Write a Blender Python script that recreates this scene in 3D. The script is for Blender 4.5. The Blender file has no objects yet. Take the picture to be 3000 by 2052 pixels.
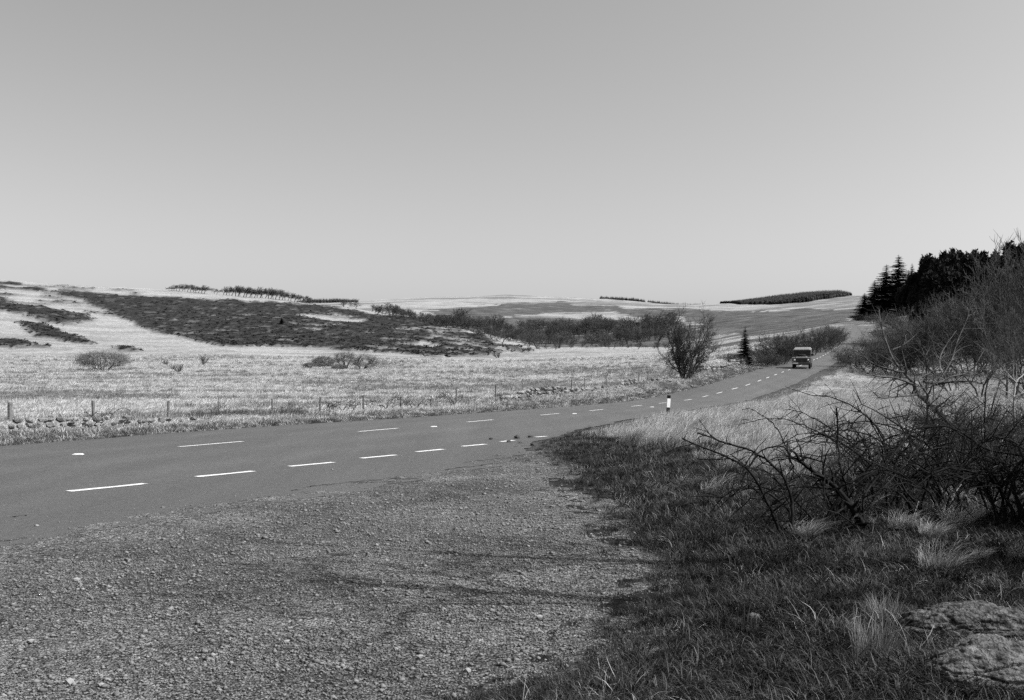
import bpy, math, random
import numpy as np
from mathutils import Vector

# ------------------------------------------------------------------ camera, sky, sun, exposure
SC = bpy.context.scene
F, U0, VH, EYE = 2917.0, 1500.0, 1100.0, 1.6      # focal length in photo pixels, horizon row, eye height (m)
cam_d = bpy.data.cameras.new('camera'); cam = bpy.data.objects.new('camera', cam_d)
SC.collection.objects.link(cam); SC.camera = cam
cam.location = (0, 0, EYE); cam.rotation_euler = (math.radians(90), 0, 0)
cam_d.sensor_width = 36.0; cam_d.lens = 36.0 * F / 3000.0
cam_d.shift_y = (VH - 1026.0) / 3000.0
cam_d.clip_start = 0.1; cam_d.clip_end = 20000

SUN_EL = math.radians(47); SUN_XY = Vector((1.0, -0.25)).normalized()
world = bpy.data.worlds.new('World'); SC.world = world; world.use_nodes = True
wn = world.node_tree.nodes; wl = world.node_tree.links
wn.clear()
sky = wn.new('ShaderNodeTexSky'); sky.sky_type = 'NISHITA'; sky.sun_disc = False
sky.sun_elevation = SUN_EL; sky.sun_rotation = math.atan2(SUN_XY.x, SUN_XY.y)
sky.altitude = 350; sky.air_density = 1.0; sky.dust_density = 4.5; sky.ozone_density = 1.0
sep = wn.new('ShaderNodeSeparateColor'); bg = wn.new('ShaderNodeBackground'); wo = wn.new('ShaderNodeOutputWorld')
mg = wn.new('ShaderNodeMix'); mg.data_type = 'FLOAT'      # orange-filtered monochrome film: mostly red, some green
mg.inputs[0].default_value = 0.25
wl.new(sky.outputs[0], sep.inputs[0]); wl.new(sep.outputs[0], mg.inputs[2]); wl.new(sep.outputs[1], mg.inputs[3])
wl.new(mg.outputs[0], bg.inputs[0]); bg.inputs[1].default_value = 0.15
wl.new(bg.outputs[0], wo.inputs[0])
sd = bpy.data.lights.new('sun', 'SUN'); sd.energy = 4.7; sd.angle = math.radians(0.53); sd.color = (1, 1, 1)
sun = bpy.data.objects.new('sun', sd); SC.collection.objects.link(sun)
sv = Vector((SUN_XY.x * math.cos(SUN_EL), SUN_XY.y * math.cos(SUN_EL), math.sin(SUN_EL)))
sun.rotation_euler = sv.to_track_quat('Z', 'Y').to_euler(); sun.location = (40, -10, 60)
SC.view_settings.view_transform = 'Standard'; SC.view_settings.look = 'None'
SC.view_settings.exposure = 0.70; SC.view_settings.gamma = 1.0; SC.view_settings.use_curve_mapping = False
SC.cycles.use_denoising = False
SC.cycles.max_bounces = 5; SC.cycles.diffuse_bounces = 2; SC.cycles.transparent_max_bounces = 4

COL = SC.collection
R = math.radians
rs = np.random.RandomState(7)

# ------------------------------------------------------------------ numeric helpers
def sstep(a, b, x):
    t = np.clip((x - a) / (b - a), 0, 1); return t * t * (3 - 2 * t)
_perm = np.random.RandomState(3).permutation(256); _perm = np.concatenate([_perm, _perm])
_val = np.random.RandomState(4).rand(256) * 2 - 1
def vnoise(x, y):
    x = np.asarray(x, float); y = np.asarray(y, float)
    xi = np.floor(x).astype(int); yi = np.floor(y).astype(int); fx = x - xi; fy = y - yi
    fx = fx * fx * fx * (fx * (fx * 6 - 15) + 10); fy = fy * fy * fy * (fy * (fy * 6 - 15) + 10)
    h = lambda a, b: _val[_perm[_perm[a & 255] + (b & 255)]]
    a = h(xi, yi) * (1 - fx) + h(xi + 1, yi) * fx
    b = h(xi, yi + 1) * (1 - fx) + h(xi + 1, yi + 1) * fx
    return a * (1 - fy) + b * fy
def fbm(x, y, o=4):
    s = 0; a = 0.5; k = 1.0
    for i in range(o):
        s = s + a * vnoise(x * k + 17.3 * i, y * k - 9.1 * i); a *= 0.5; k *= 2.03
    return s
def inpoly(px, py, poly):
    px = np.asarray(px); c = np.zeros(px.shape, bool); n = len(poly)
    for i in range(n):
        x0, y0 = poly[i]; x1, y1 = poly[(i + 1) % n]
        if y0 == y1: continue
        t = ((y0 > py) != (y1 > py)) & (px < (x1 - x0) * (py - y0) / (y1 - y0) + x0)
        c ^= t
    return c

# ------------------------------------------------------------------ surveyed lie of the land
# columns of (distance m, picture row): the slope each bearing shows, from the field to the far ridge
COLS = {
 -900: [(70,1164),(120,1118),(170,1075),(260,1015),(330,930),(450,850),(700,765),(900,800),(1500,850),(3000,880)],
 0:    [(70,1165),(120,1120),(170,1082),(260,1035),(330,970),(450,900),(700,812),(900,850),(1500,880),(3000,900)],
 300:  [(70,1165),(120,1120),(170,1082),(250,1044),(330,992),(450,925),(700,836),(900,875),(1500,890),(3000,900)],
 600:  [(70,1165),(120,1118),(170,1080),(230,1048),(300,1010),(450,940),(680,860),(880,900),(1500,895),(3000,900)],
 800:  [(70,1165),(120,1118),(170,1080),(230,1052),(295,1016),(430,950),(650,880),(850,915),(1500,895),(2000,888),(3000,905)],
 1050: [(70,1165),(120,1118),(170,1080),(230,1052),(290,1026),(400,975),(600,903),(780,930),(1100,905),(1500,893),(2000,884),(3000,905)],
 1200: [(70,1165),(120,1118),(170,1080),(230,1056),(285,1036),(380,992),(540,929),(650,945),(800,925),(1100,905),(1500,885),(2000,872),(3000,905)],
 1350: [(70,1164),(120,1118),(165,1083),(230,1058),(285,1043),(370,1010),(470,961),(560,972),(700,940),(1000,912),(1500,885),(2000,866),(3000,900)],
 1500: [(70,1163),(120,1116),(165,1082),(230,1058),(285,1045),(350,1025),(410,1003),(500,1005),(640,965),(900,930),(1400,893),(2000,865),(3000,900)],
 1650: [(70,1162),(115,1118),(160,1083),(230,1054),(330,1024),(400,1022),(500,1000),(620,972),(850,938),(1200,908),(1600,885),(2000,868),(3000,890)],
 1850: [(70,1160),(112,1115),(160,1080),(230,1048),(330,1020),(430,1005),(520,984),(640,958),(850,932),(1200,908),(1600,890),(2000,882),(3000,900)],
 2000: [(70,1157),(110,1112),(160,1075),(230,1042),(330,1016),(430,985),(620,955),(850,930),(1200,910),(1700,895),(2300,905),(3000,905)],
 2200: [(60,1172),(76,1125),(95,1090),(130,1065),(180,1035),(250,1005),(350,970),(500,945),(800,920),(1200,903),(1700,885),(2300,900),(3000,905)],
 2350: [(60,1172),(80,1140),(103,1085),(130,1055),(180,1015),(250,985),(350,955),(500,935),(800,912),(1200,893),(1700,868),(2300,890),(3000,900)],
 2450: [(60,1172),(80,1130),(103,1095),(130,1060),(165,1020),(200,992),(280,948),(350,940),(500,925),(800,905),(1200,884),(1600,864),(2300,890),(3000,900)],
 2550: [(60,1170),(80,1130),(103,1100),(130,1065),(165,1020),(200,985),(280,945),(350,935),(500,920),(800,898),(1200,876),(1600,866),(2300,880),(3000,900)],
 2700: [(50,1190),(60,1165),(80,1125),(103,1090),(130,1045),(165,990),(200,955),(280,925),(400,905),(800,885),(1600,868),(2300,880),(3000,900)],
 3000: [(50,1185),(60,1155),(80,1110),(103,1065),(130,1015),(165,960),(200,930),(280,900),(400,885),(800,875),(1600,868),(2300,880),(3000,900)],
 3900: [(50,1185),(60,1150),(80,1100),(103,1050),(130,1000),(165,950),(200,920),(280,890),(400,875),(800,870),(1600,868),(2300,880),(3000,900)],
}
LD0, LD1, NLD = math.log(25), math.log(3000), 361
UG = np.arange(-1000, 4001, 25.0)
_lg = np.linspace(LD0, LD1, NLD); _dg = np.exp(_lg)
_ck = sorted(COLS); _tab = []
for c in _ck:
    k = [(25, VH + EYE * F / 25), (34, VH + EYE * F / 34)] + [(d, v) for d, v in COLS[c]]
    d = np.log([a for a, b in k]); rise = np.array([VH + EYE * F / a - b for a, b in k]); rise[:2] = 0
    _tab.append(np.interp(_lg, d, rise))
_tab = np.array(_tab)
TAB = np.array([np.interp(UG, _ck, _tab[:, j]) for j in range(NLD)]).T      # (u, logD)
def _blur(a, ax, n):
    k = np.hanning(2 * n + 3)[1:-1]; k /= k.sum()
    p = [(0, 0), (0, 0)]; p[ax] = (n, n); a = np.pad(a, p, mode='edge')
    return np.apply_along_axis(lambda r: np.convolve(r, k, 'valid'), ax, a)
TAB = _blur(_blur(TAB, 0, 4), 1, 5)
def rise_px(u, D):
    a = np.clip((u - UG[0]) / 25.0, 0, len(UG) - 1.001); b = np.clip((np.log(np.maximum(D, 1)) - LD0) / (LD1 - LD0) * (NLD - 1), 0, NLD - 1.001)
    i = a.astype(int); j = b.astype(int); fa = a - i; fb = b - j
    return (TAB[i, j] * (1 - fa) + TAB[i + 1, j] * fa) * (1 - fb) + (TAB[i, j + 1] * (1 - fa) + TAB[i + 1, j + 1] * fa) * fb

# road alignment: centre, left edge, right edge and height against distance
RC = np.array([(-14,-25.4),(22,-6.7),(27.8,-3.7),(33.3,-1.03),(38.9,1.45),(43.6,3.75),(49.6,6.15),(58.5,10.4),(67.4,14),(76.3,18.1),(85,21.86),(94,25.55),(103,29.3),(125,38.2),(133,41.5),(150,48.1),(165,53.9),(205,69),(240,81.5),(262,89.5),(285,99),(310,111)])
RL = np.array([(-14,-30.5),(22.4,-11.5),(29.9,-8.2),(37.3,-3.84),(52,3.56),(58.5,7.1),(67.4,10.7),(76.3,14.8),(85,18.6),(94,22.3),(103,26.0),(125,34.9),(150,44.8),(165,50.6),(205,65.7),(240,78.2),(262,86),(285,94.5),(310,105)])
RR = np.array([(-14,-17),(0,-9.5),(8.97,-4.6),(11.7,-3.4),(13.3,-2.3),(17.6,-.12),(20,.30),(23.3,.48),(28.8,1.97),(35.9,4.3),(40.6,6.4),(52,10.7),(58.5,13.7),(67.4,17.3),(76.3,21.4),(85,25.1),(94,28.8),(103,32.6),(125,41.5),(150,51.4),(165,57.2),(205,72.3),(240,84.8),(262,93),(285,103.5),(310,117)])
RZ = np.array([(-14,0),(52,0.0),(60,.1),(67.4,.33),(76.3,.8),(85,1.34),(94,1.83),(103,2.3),(125,3.6),(133,4.1),(150,5.2),(165,6.2),(205,9.4),(240,12.6),(262,14.5),(285,15.8),(310,16)])
GE = np.array([(-14,-3),(2,-1.9),(4,-.8),(4.9,-.15),(5.3,.2),(5.83,.5),(6.67,.69),(7.18,1.13),(8.05,1.1),(9.33,1.12),(13.3,.91),(16.7,.8),(20,.6),(23.3,.48)])
_dd = np.linspace(-14, 310, 1297)
def _sm(a, n=7):
    y = np.interp(_dd, a[:, 0], a[:, 1]); k = np.hanning(2 * n + 3)[1:-1]; k /= k.sum()
    return np.convolve(np.pad(y, n, mode='reflect', reflect_type='odd'), k, 'valid')
_rc, _rl, _rr, _rz = _sm(RC, 14), _sm(RL, 10), _sm(RR, 3), _sm(RZ, 14)
_ge = _sm(GE, 1)
rc = lambda D: np.interp(D, _dd, _rc)
rl = lambda D: np.interp(D, _dd, _rl)
rr = lambda D: np.interp(D, _dd, _rr)
rz = lambda D: np.interp(D, _dd, _rz)
ge = lambda D: np.interp(D, _dd, _ge)      # edge between gravel and verge grass

def ground(x, D, rough=True):
    x = np.asarray(x, float); D = np.asarray(D, float)
    Dp = np.maximum(D, 8.0)
    u = U0 + F * x / Dp
    z = rise_px(u, Dp) * D / F
    z = np.where(D < 25, 0.0, z)
    inroad = (D > -14) & (D < 310)
    L, Rr, Z = rl(D), rr(D), rz(D)
    off = np.maximum(L - x, x - Rr)                       # metres outside the tarmac (negative on it)
    w = np.where(inroad, 1 - sstep(0.6, 9.0, off), 0) * (1 - sstep(270, 310, D))
    z = z * (1 - w) + Z * w
    left = np.maximum(L - x, 0)
    z = z + 0.42 * sstep(0.7, 2.7, left) * (1 - sstep(6, 14, left)) * sstep(44, 56, D) * (1 - sstep(95, 120, D))
    right = np.maximum(x - np.where(D < 23.3, np.maximum(ge(D), Rr), Rr), 0)
    if rough:
        a = sstep(0.1, 3.0, np.maximum(off, 0))
        far = sstep(60, 400, D)
        vr = sstep(0.05, 1.2, right) * (1 - sstep(40, 60, D))
        z = z + vr * (0.10 * fbm(x * .9, D * .9, 3) + 0.05) + vr * 0.18 * sstep(3, 9, right)
        z = z + a * sstep(20, 40, D) * (0.16 * fbm(x * .6, D * .6, 3)) * (1 - sstep(200, 500, D))
        z = z + far * a * (0.5 * fbm(x * .06, D * .06, 3) + 2.2 * fbm(x * .012, D * .012, 3)) * np.clip(D / 600, 0, 1.3)
    return z
def g1(x, D): return float(ground(np.array([x]), np.array([D]))[0])
def vrow(x, D): return VH + (EYE - ground(x, D)) * F / D
def at(u, D): return ((u - U0) / F * D, D, g1((u - U0) / F * D, D))
def unproj(u, v, d0, d1):
    D = np.exp(np.linspace(math.log(d0), math.log(d1), 500)); vv = vrow((u - U0) / F * D, D)
    k = np.argmax(vv <= v)
    if vv[k] > v: k = int(np.argmin(np.abs(vv - v)))
    return at(u, float(D[k]))
def px(n, D): return n * D / F                            # photo pixels -> metres at a distance

# ------------------------------------------------------------------ mesh helpers
def mesh_np(name, V, polys):
    """V (n,3); polys: list of int arrays (m,k)"""
    me = bpy.data.meshes.new(name); V = np.asarray(V, np.float32)
    me.vertices.add(len(V)); me.vertices.foreach_set('co', V.ravel())
    idx = np.concatenate([p.ravel() for p in polys]).astype(np.int32)
    tot = np.concatenate([np.full(len(p), p.shape[1], np.int32) for p in polys])
    st = np.concatenate([[0], np.cumsum(tot)[:-1]]).astype(np.int32)
    me.loops.add(len(idx)); me.loops.foreach_set('vertex_index', idx)
    me.polygons.add(len(tot)); me.polygons.foreach_set('loop_start', st)
    me.update(calc_edges=True); return me
def smooth(me):
    me.polygons.foreach_set('use_smooth', np.ones(len(me.polygons), bool)); return me
def link(name, me, mat=None, parent=None):
    o = bpy.data.objects.new(name, me); COL.objects.link(o)
    if mat and me and not me.materials: me.materials.append(mat)
    if parent: o.parent = parent
    return o
def tag(o, label=None, cat=None, group=None, kind=None):
    if label: o['label'] = label
    if cat: o['category'] = cat
    if group: o['group'] = group
    if kind: o['kind'] = kind
    return o
def empty(name, loc, rz_=0.0, sc=1.0):
    o = bpy.data.objects.new(name, None); COL.objects.link(o); o.empty_display_size = 0.3
    o.location = loc; o.rotation_euler = (0, 0, rz_); o.scale = (sc, sc, sc); return o
def attr(me, name, a):
    t = me.attributes.new(name, 'FLOAT', 'POINT'); t.data.foreach_set('value', np.asarray(a, np.float32))
def copy_tree(o, parent=None):
    c = o.copy(); COL.objects.link(c); c.parent = parent
    for ch in list(o.children): copy_tree(ch, c)
    return c

def tubes(lines, sides=4):
    """lines: list of (pts (n,3), radii (n,)); returns V, quads"""
    groups = {}
    for p, r in lines: groups.setdefault(len(p), []).append((p, r))
    VV, QQ, base = [], [], 0
    for n, L in groups.items():
        P = np.array([p for p, r in L], float); Rd = np.array([r for p, r in L], float); m = len(L)
        T = np.gradient(P, axis=1) if n > 2 else np.repeat(P[:, 1:] - P[:, :1], 2, axis=1)
        T /= np.linalg.norm(T, axis=2, keepdims=True) + 1e-9
        ref = np.where(np.abs(T[:, :1, 2:3]) > 0.85, np.array([1., 0, 0]), np.array([0, 0, 1.]))
        ref = np.repeat(ref, n, axis=1)
        A = np.cross(T, ref); A /= np.linalg.norm(A, axis=2, keepdims=True) + 1e-9
        B = np.cross(T, A)
        th = np.arange(sides) / sides * 2 * math.pi
        ring = P[:, :, None] + Rd[:, :, None, None] * (A[:, :, None] * np.cos(th)[None, None, :, None] + B[:, :, None] * np.sin(th)[None, None, :, None])
        VV.append(ring.reshape(-1, 3))
        k, i, j = np.meshgrid(np.arange(m), np.arange(n - 1), np.arange(sides), indexing='ij')
        o = base + k * n * sides + i * sides; j2 = (j + 1) % sides
        QQ.append(np.stack([o + j, o + j2, o + sides + j2, o + sides + j], -1).reshape(-1, 4))
        base += m * n * sides
    return np.concatenate(VV), np.concatenate(QQ)
def tube_mesh(name, lines, sides=4):
    V, Q = tubes(lines, sides); return smooth(mesh_np(name, V, [Q]))

class MB:
    def __init__(s): s.v = []; s.f = []
    def add(s, v, f):
        b = len(s.v); s.v += [tuple(p) for p in v]; s.f += [tuple(i + b for i in q) for q in f]
    def box(s, x0, x1, y0, y1, z0, z1, tx=0, ty=0):
        s.add([(x0,y0,z0),(x1,y0,z0),(x1,y1,z0),(x0,y1,z0),(x0+tx,y0+ty,z1),(x1-tx,y0+ty,z1),(x1-tx,y1-ty,z1),(x0+tx,y1-ty,z1)],
              [(3,2,1,0),(4,5,6,7),(0,1,5,4),(1,2,6,5),(2,3,7,6),(3,0,4,7)])
    def prism(s, prof, x0, x1):       # profile in (y,z) swept along x
        n = len(prof)
        s.add([(x0, a, b) for a, b in prof] + [(x1, a, b) for a, b in prof],
              [tuple(range(n)), tuple(range(2*n-1, n-1, -1))] + [(i, i+n, (i+1)%n+n, (i+1)%n) for i in range(n)])
    def lathe(s, prof, axis='x', n=20, c=(0,0,0)):   # profile (along, radius)
        m = len(prof); v = []
        for a, r in prof:
            for k in range(n):
                t = 2*math.pi*k/n; p = (a, r*math.cos(t), r*math.sin(t))
                if axis == 'z': p = (p[1], p[2], p[0])
                if axis == 'y': p = (p[1], p[0], p[2])
                v.append((p[0]+c[0], p[1]+c[1], p[2]+c[2]))
        f = [(i*n+k, i*n+(k+1)%n, (i+1)*n+(k+1)%n, (i+1)*n+k) for i in range(m-1) for k in range(n)]
        f += [tuple(range(n-1,-1,-1)), tuple((m-1)*n+k for k in range(n))]
        s.add(v, f)
    def build(s, name, mat, parent=None, sm=False, bevel=0):
        me = bpy.data.meshes.new(name); me.from_pydata(s.v, [], s.f); me.update()
        if sm: smooth(me)
        o = link(name, me, mat, parent)
        if bevel:
            b = o.modifiers.new('bevel', 'BEVEL'); b.width = bevel; b.segments = 2; b.limit_method = 'ANGLE'
        return o

# ------------------------------------------------------------------ materials (greys: the photograph is black and white)
def nt(name):
    m = bpy.data.materials.new(name); m.use_nodes = True; t = m.node_tree; b = t.nodes['Principled BSDF']
    b.inputs['Specular IOR Level'].default_value = 0.2
    return m, t, b
def grey(c): return (c, c, c, 1)
def noise_mat(name, lo, hi, scale=4.0, rough=0.9, spec=0.2, bump=0.0, bscale=None, detail=6, obj_rand=0.0, coords='Object', contrast=(0.3, 0.7)):
    m, t, b = nt(name); N, L = t.nodes, t.links
    tc = N.new('ShaderNodeTexCoord'); no = N.new('ShaderNodeTexNoise'); no.inputs['Scale'].default_value = scale; no.inputs['Detail'].default_value = detail
    no.inputs['Roughness'].default_value = 0.65
    L.new(tc.outputs[coords], no.inputs['Vector'])
    rp = N.new('ShaderNodeValToRGB'); rp.color_ramp.elements[0].color = grey(lo); rp.color_ramp.elements[1].color = grey(hi)
    rp.color_ramp.elements[0].position, rp.color_ramp.elements[1].position = contrast
    L.new(no.outputs['Fac'], rp.inputs['Fac']); out = rp.outputs['Color']
    if obj_rand:
        oi = N.new('ShaderNodeObjectInfo'); mr = N.new('ShaderNodeMapRange'); mr.inputs[3].default_value = 1 - obj_rand; mr.inputs[4].default_value = 1 + obj_rand
        L.new(oi.outputs['Random'], mr.inputs[0]); mx = N.new('ShaderNodeVectorMath'); mx.operation = 'SCALE'
        L.new(out, mx.inputs[0]); L.new(mr.outputs[0], mx.inputs['Scale']); out = mx.outputs[0]
    L.new(out, b.inputs['Base Color']); b.inputs['Roughness'].default_value = rough; b.inputs['Specular IOR Level'].default_value = spec
    if bump:
        n2 = N.new('ShaderNodeTexNoise'); n2.inputs['Scale'].default_value = bscale or scale * 4; n2.inputs['Detail'].default_value = 5
        L.new(tc.outputs[coords], n2.inputs['Vector']); bp = N.new('ShaderNodeBump'); bp.inputs['Strength'].default_value = 1; bp.inputs['Distance'].default_value = bump
        L.new(n2.outputs['Fac'], bp.inputs['Height']); L.new(bp.outputs[0], b.inputs['Normal'])
    return m
def blade_mat(name, lo, hi, transl=0.25, pos=(.2, .85)):
    m, t, b = nt(name); N, L = t.nodes, t.links
    oi = N.new('ShaderNodeObjectInfo'); ge_ = N.new('ShaderNodeNewGeometry')
    ad = N.new('ShaderNodeMath'); ad.operation = 'MULTIPLY_ADD'; ad.inputs[1].default_value = 0.5; 
    hf = N.new('ShaderNodeMath'); hf.operation = 'MULTIPLY'; hf.inputs[1].default_value = 0.5
    L.new(oi.outputs['Random'], hf.inputs[0]); L.new(ge_.outputs['Random Per Island'], ad.inputs[0]); L.new(hf.outputs[0], ad.inputs[2])
    rp = N.new('ShaderNodeValToRGB'); rp.color_ramp.elements[0].color = grey(lo); rp.color_ramp.elements[1].color = grey(hi)
    rp.color_ramp.elements[0].position, rp.color_ramp.elements[1].position = pos
    L.new(ad.outputs[0], rp.inputs['Fac']); L.new(rp.outputs['Color'], b.inputs['Base Color'])
    b.inputs['Roughness'].default_value = 0.75; b.inputs['Specular IOR Level'].default_value = 0.15
    tr = N.new('ShaderNodeBsdfTranslucent'); L.new(rp.outputs['Color'], tr.inputs['Color'])
    mx = N.new('ShaderNodeMixShader'); mx.inputs[0].default_value = transl
    L.new(b.outputs[0], mx.inputs[1]); L.new(tr.outputs[0], mx.inputs[2]); L.new(mx.outputs[0], N['Material Output'].inputs[0])
    return m
def plain(name, c, rough=0.6, spec=0.3, metal=0.0): 
    m, t, b = nt(name); N, L = t.nodes, t.links
    no = N.new('ShaderNodeTexNoise'); no.inputs['Scale'].default_value = 9; no.inputs['Detail'].default_value = 5
    tc = N.new('ShaderNodeTexCoord'); L.new(tc.outputs['Object'], no.inputs['Vector'])
    rp = N.new('ShaderNodeValToRGB'); rp.color_ramp.elements[0].color = grey(c * 0.82); rp.color_ramp.elements[1].color = grey(min(1, c * 1.12))
    L.new(no.outputs['Fac'], rp.inputs['Fac']); L.new(rp.outputs['Color'], b.inputs['Base Color'])
    b.inputs['Roughness'].default_value = rough; b.inputs['Specular IOR Level'].default_value = spec; b.inputs['Metallic'].default_value = metal
    return m

M = {}
def terrain_mat():
    m, t, b = nt('moorland'); N, L = t.nodes, t.links
    def at_(n):
        a = N.new('ShaderNodeAttribute'); a.attribute_name = n; return a.outputs['Fac']
    def noi(s, d=6, r=0.65, sx=1, sy=1):
        n = N.new('ShaderNodeTexNoise'); n.inputs['Scale'].default_value = s; n.inputs['Detail'].default_value = d; n.inputs['Roughness'].default_value = r
        mp = N.new('ShaderNodeMapping'); mp.inputs['Scale'].default_value = (sx, sy, 1)
        L.new(tc.outputs['Object'], mp.inputs[0]); L.new(mp.outputs[0], n.inputs['Vector']); return n.outputs['Fac']
    def ramp(fac, stops):
        r = N.new('ShaderNodeValToRGB'); e = r.color_ramp.elements
        e[0].position, e[0].color = stops[0][0], grey(stops[0][1]); e[1].position, e[1].color = stops[-1][0], grey(stops[-1][1])
        for p, c in stops[1:-1]:
            k = e.new(p); k.color = grey(c)
        L.new(fac, r.inputs['Fac']); return r.outputs['Color']
    def mix(f, a, b_):
        x = N.new('ShaderNodeMix'); x.data_type = 'RGBA'; L.new(f, x.inputs[0]); L.new(a, x.inputs[6]); L.new(b_, x.inputs[7]); return x.outputs[2]
    tc = N.new('ShaderNodeTexCoord')
    straw = ramp(noi(0.55, 8, 0.75), [(0.3, 0.15), (0.48, 0.26), (0.7, 0.36)])
    straw2 = ramp(noi(0.05, 7, 0.75, 0.5, 1.0), [(0.3, 0.45), (0.5, 0.82), (0.75, 1.05)])
    mul = N.new('ShaderNodeMix'); mul.data_type = 'RGBA'; mul.blend_type = 'MULTIPLY'; mul.inputs[0].default_value = 1
    L.new(straw, mul.inputs[6]); L.new(straw2, mul.inputs[7]); straw = mul.outputs[2]
    heath = ramp(noi(0.35, 9, 0.8), [(0.3, 0.008), (0.5, 0.02), (0.72, 0.06)])
    rush = ramp(noi(1.2, 8, 0.8), [(0.3, 0.05), (0.5, 0.13), (0.7, 0.26)])
    moor = ramp(noi(0.12, 8, 0.75, 0.5, 1), [(0.3, 0.022), (0.5, 0.058), (0.72, 0.15)])
    turf = ramp(noi(5, 9, 0.8), [(0.3, 0.006), (0.5, 0.02), (0.7, 0.06)])
    c = mix(at_('rush'), straw, rush); c = mix(at_('moor'), c, moor); c = mix(at_('heath'), c, heath); c = mix(at_('turf'), c, turf)
    L.new(c, b.inputs['Base Color']); b.inputs['Roughness'].default_value = 1.0; b.inputs['Specular IOR Level'].default_value = 0.05
    bp = N.new('ShaderNodeBump'); bp.inputs['Strength'].default_value = 1.0; bp.inputs['Distance'].default_value = 0.5
    L.new(noi(0.5, 9, 0.75), bp.inputs['Height']); L.new(bp.outputs[0], b.inputs['Normal'])
    return m
def asphalt_mat():
    m, t, b = nt('asphalt'); N, L = t.nodes, t.links
    tc = N.new('ShaderNodeTexCoord')
    def noi(s, d, r=0.6, sc=(1, 1, 1)):
        n = N.new('ShaderNodeTexNoise'); n.inputs['Scale'].default_value = s; n.inputs['Detail'].default_value = d; n.inputs['Roughness'].default_value = r
        mp = N.new('ShaderNodeMapping'); mp.inputs['Scale'].default_value = sc; mp.inputs['Rotation'].default_value = (0, 0, R(27))
        L.new(tc.outputs['Object'], mp.inputs[0]); L.new(mp.outputs[0], n.inputs['Vector']); return n.outputs['Fac']
    r1 = N.new('ShaderNodeValToRGB'); r1.color_ramp.elements[0].color = grey(0.020); r1.color_ramp.elements[1].color = grey(0.098)
    r1.color_ramp.elements[0].position, r1.color_ramp.elements[1].position = 0.3, 0.7; L.new(noi(38, 8, 0.85), r1.inputs['Fac'])
    r2 = N.new('ShaderNodeValToRGB'); r2.color_ramp.elements[0].color = grey(0.62); r2.color_ramp.elements[1].color = grey(1.22)
    r2.color_ramp.elements[0].position, r2.color_ramp.elements[1].position = .32, .66
    av = N.new('ShaderNodeMath'); av.operation = 'MULTIPLY_ADD'; av.inputs[1].default_value = .5; a2 = N.new('ShaderNodeMath'); a2.operation = 'MULTIPLY'; a2.inputs[1].default_value = .5
    L.new(noi(0.5, 6, 0.65, (1.6, 0.18, 1)), av.inputs[0]); L.new(noi(7, 7, 0.8), a2.inputs[0]); L.new(a2.outputs[0], av.inputs[2]); L.new(av.outputs[0], r2.inputs['Fac'])
    mul = N.new('ShaderNodeMix'); mul.data_type = 'RGBA'; mul.blend_type = 'MULTIPLY'; mul.inputs[0].default_value = 1
    L.new(r1.outputs[0], mul.inputs[6]); L.new(r2.outputs[0], mul.inputs[7]); L.new(mul.outputs[2], b.inputs['Base Color'])
    b.inputs['Roughness'].default_value = 0.62; b.inputs['Specular IOR Level'].default_value = 0.5
    at_ = N.new('ShaderNodeAttribute'); at_.attribute_name = 'lane'
    wv = N.new('ShaderNodeMapRange'); wv.inputs[3].default_value = .93; wv.inputs[4].default_value = 1.12; L.new(at_.outputs['Fac'], wv.inputs[0])
    m3 = N.new('ShaderNodeVectorMath'); m3.operation = 'SCALE'; L.new(mul.outputs[2], m3.inputs[0]); L.new(wv.outputs[0], m3.inputs['Scale']); L.new(m3.outputs[0], b.inputs['Base Color'])
    bp = N.new('ShaderNodeBump'); bp.inputs['Distance'].default_value = 0.012; L.new(noi(60, 6, 0.7), bp.inputs['Height']); L.new(bp.outputs[0], b.inputs['Normal'])
    return m
M['terrain'] = terrain_mat(); M['asphalt'] = asphalt_mat()
M['gravel'] = noise_mat('gravel', 0.045, 0.185, 22, 1.0, 0.1, bump=0.03, bscale=40, detail=9)
def _patch(m, lo, hi, sc):
    t = m.node_tree; N, L = t.nodes, t.links; b = N['Principled BSDF']; src = b.inputs['Base Color'].links[0].from_socket
    tc = N.new('ShaderNodeTexCoord'); no = N.new('ShaderNodeTexNoise'); no.inputs['Scale'].default_value = sc; no.inputs['Detail'].default_value = 5
    L.new(tc.outputs['Object'], no.inputs['Vector']); mr = N.new('ShaderNodeMapRange'); mr.inputs[1].default_value = .35; mr.inputs[2].default_value = .65; mr.inputs[3].default_value = lo; mr.inputs[4].default_value = hi
    L.new(no.outputs['Fac'], mr.inputs[0]); mx = N.new('ShaderNodeVectorMath'); mx.operation = 'SCALE'; L.new(src, mx.inputs[0]); L.new(mr.outputs[0], mx.inputs['Scale']); L.new(mx.outputs[0], b.inputs['Base Color'])
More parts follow.
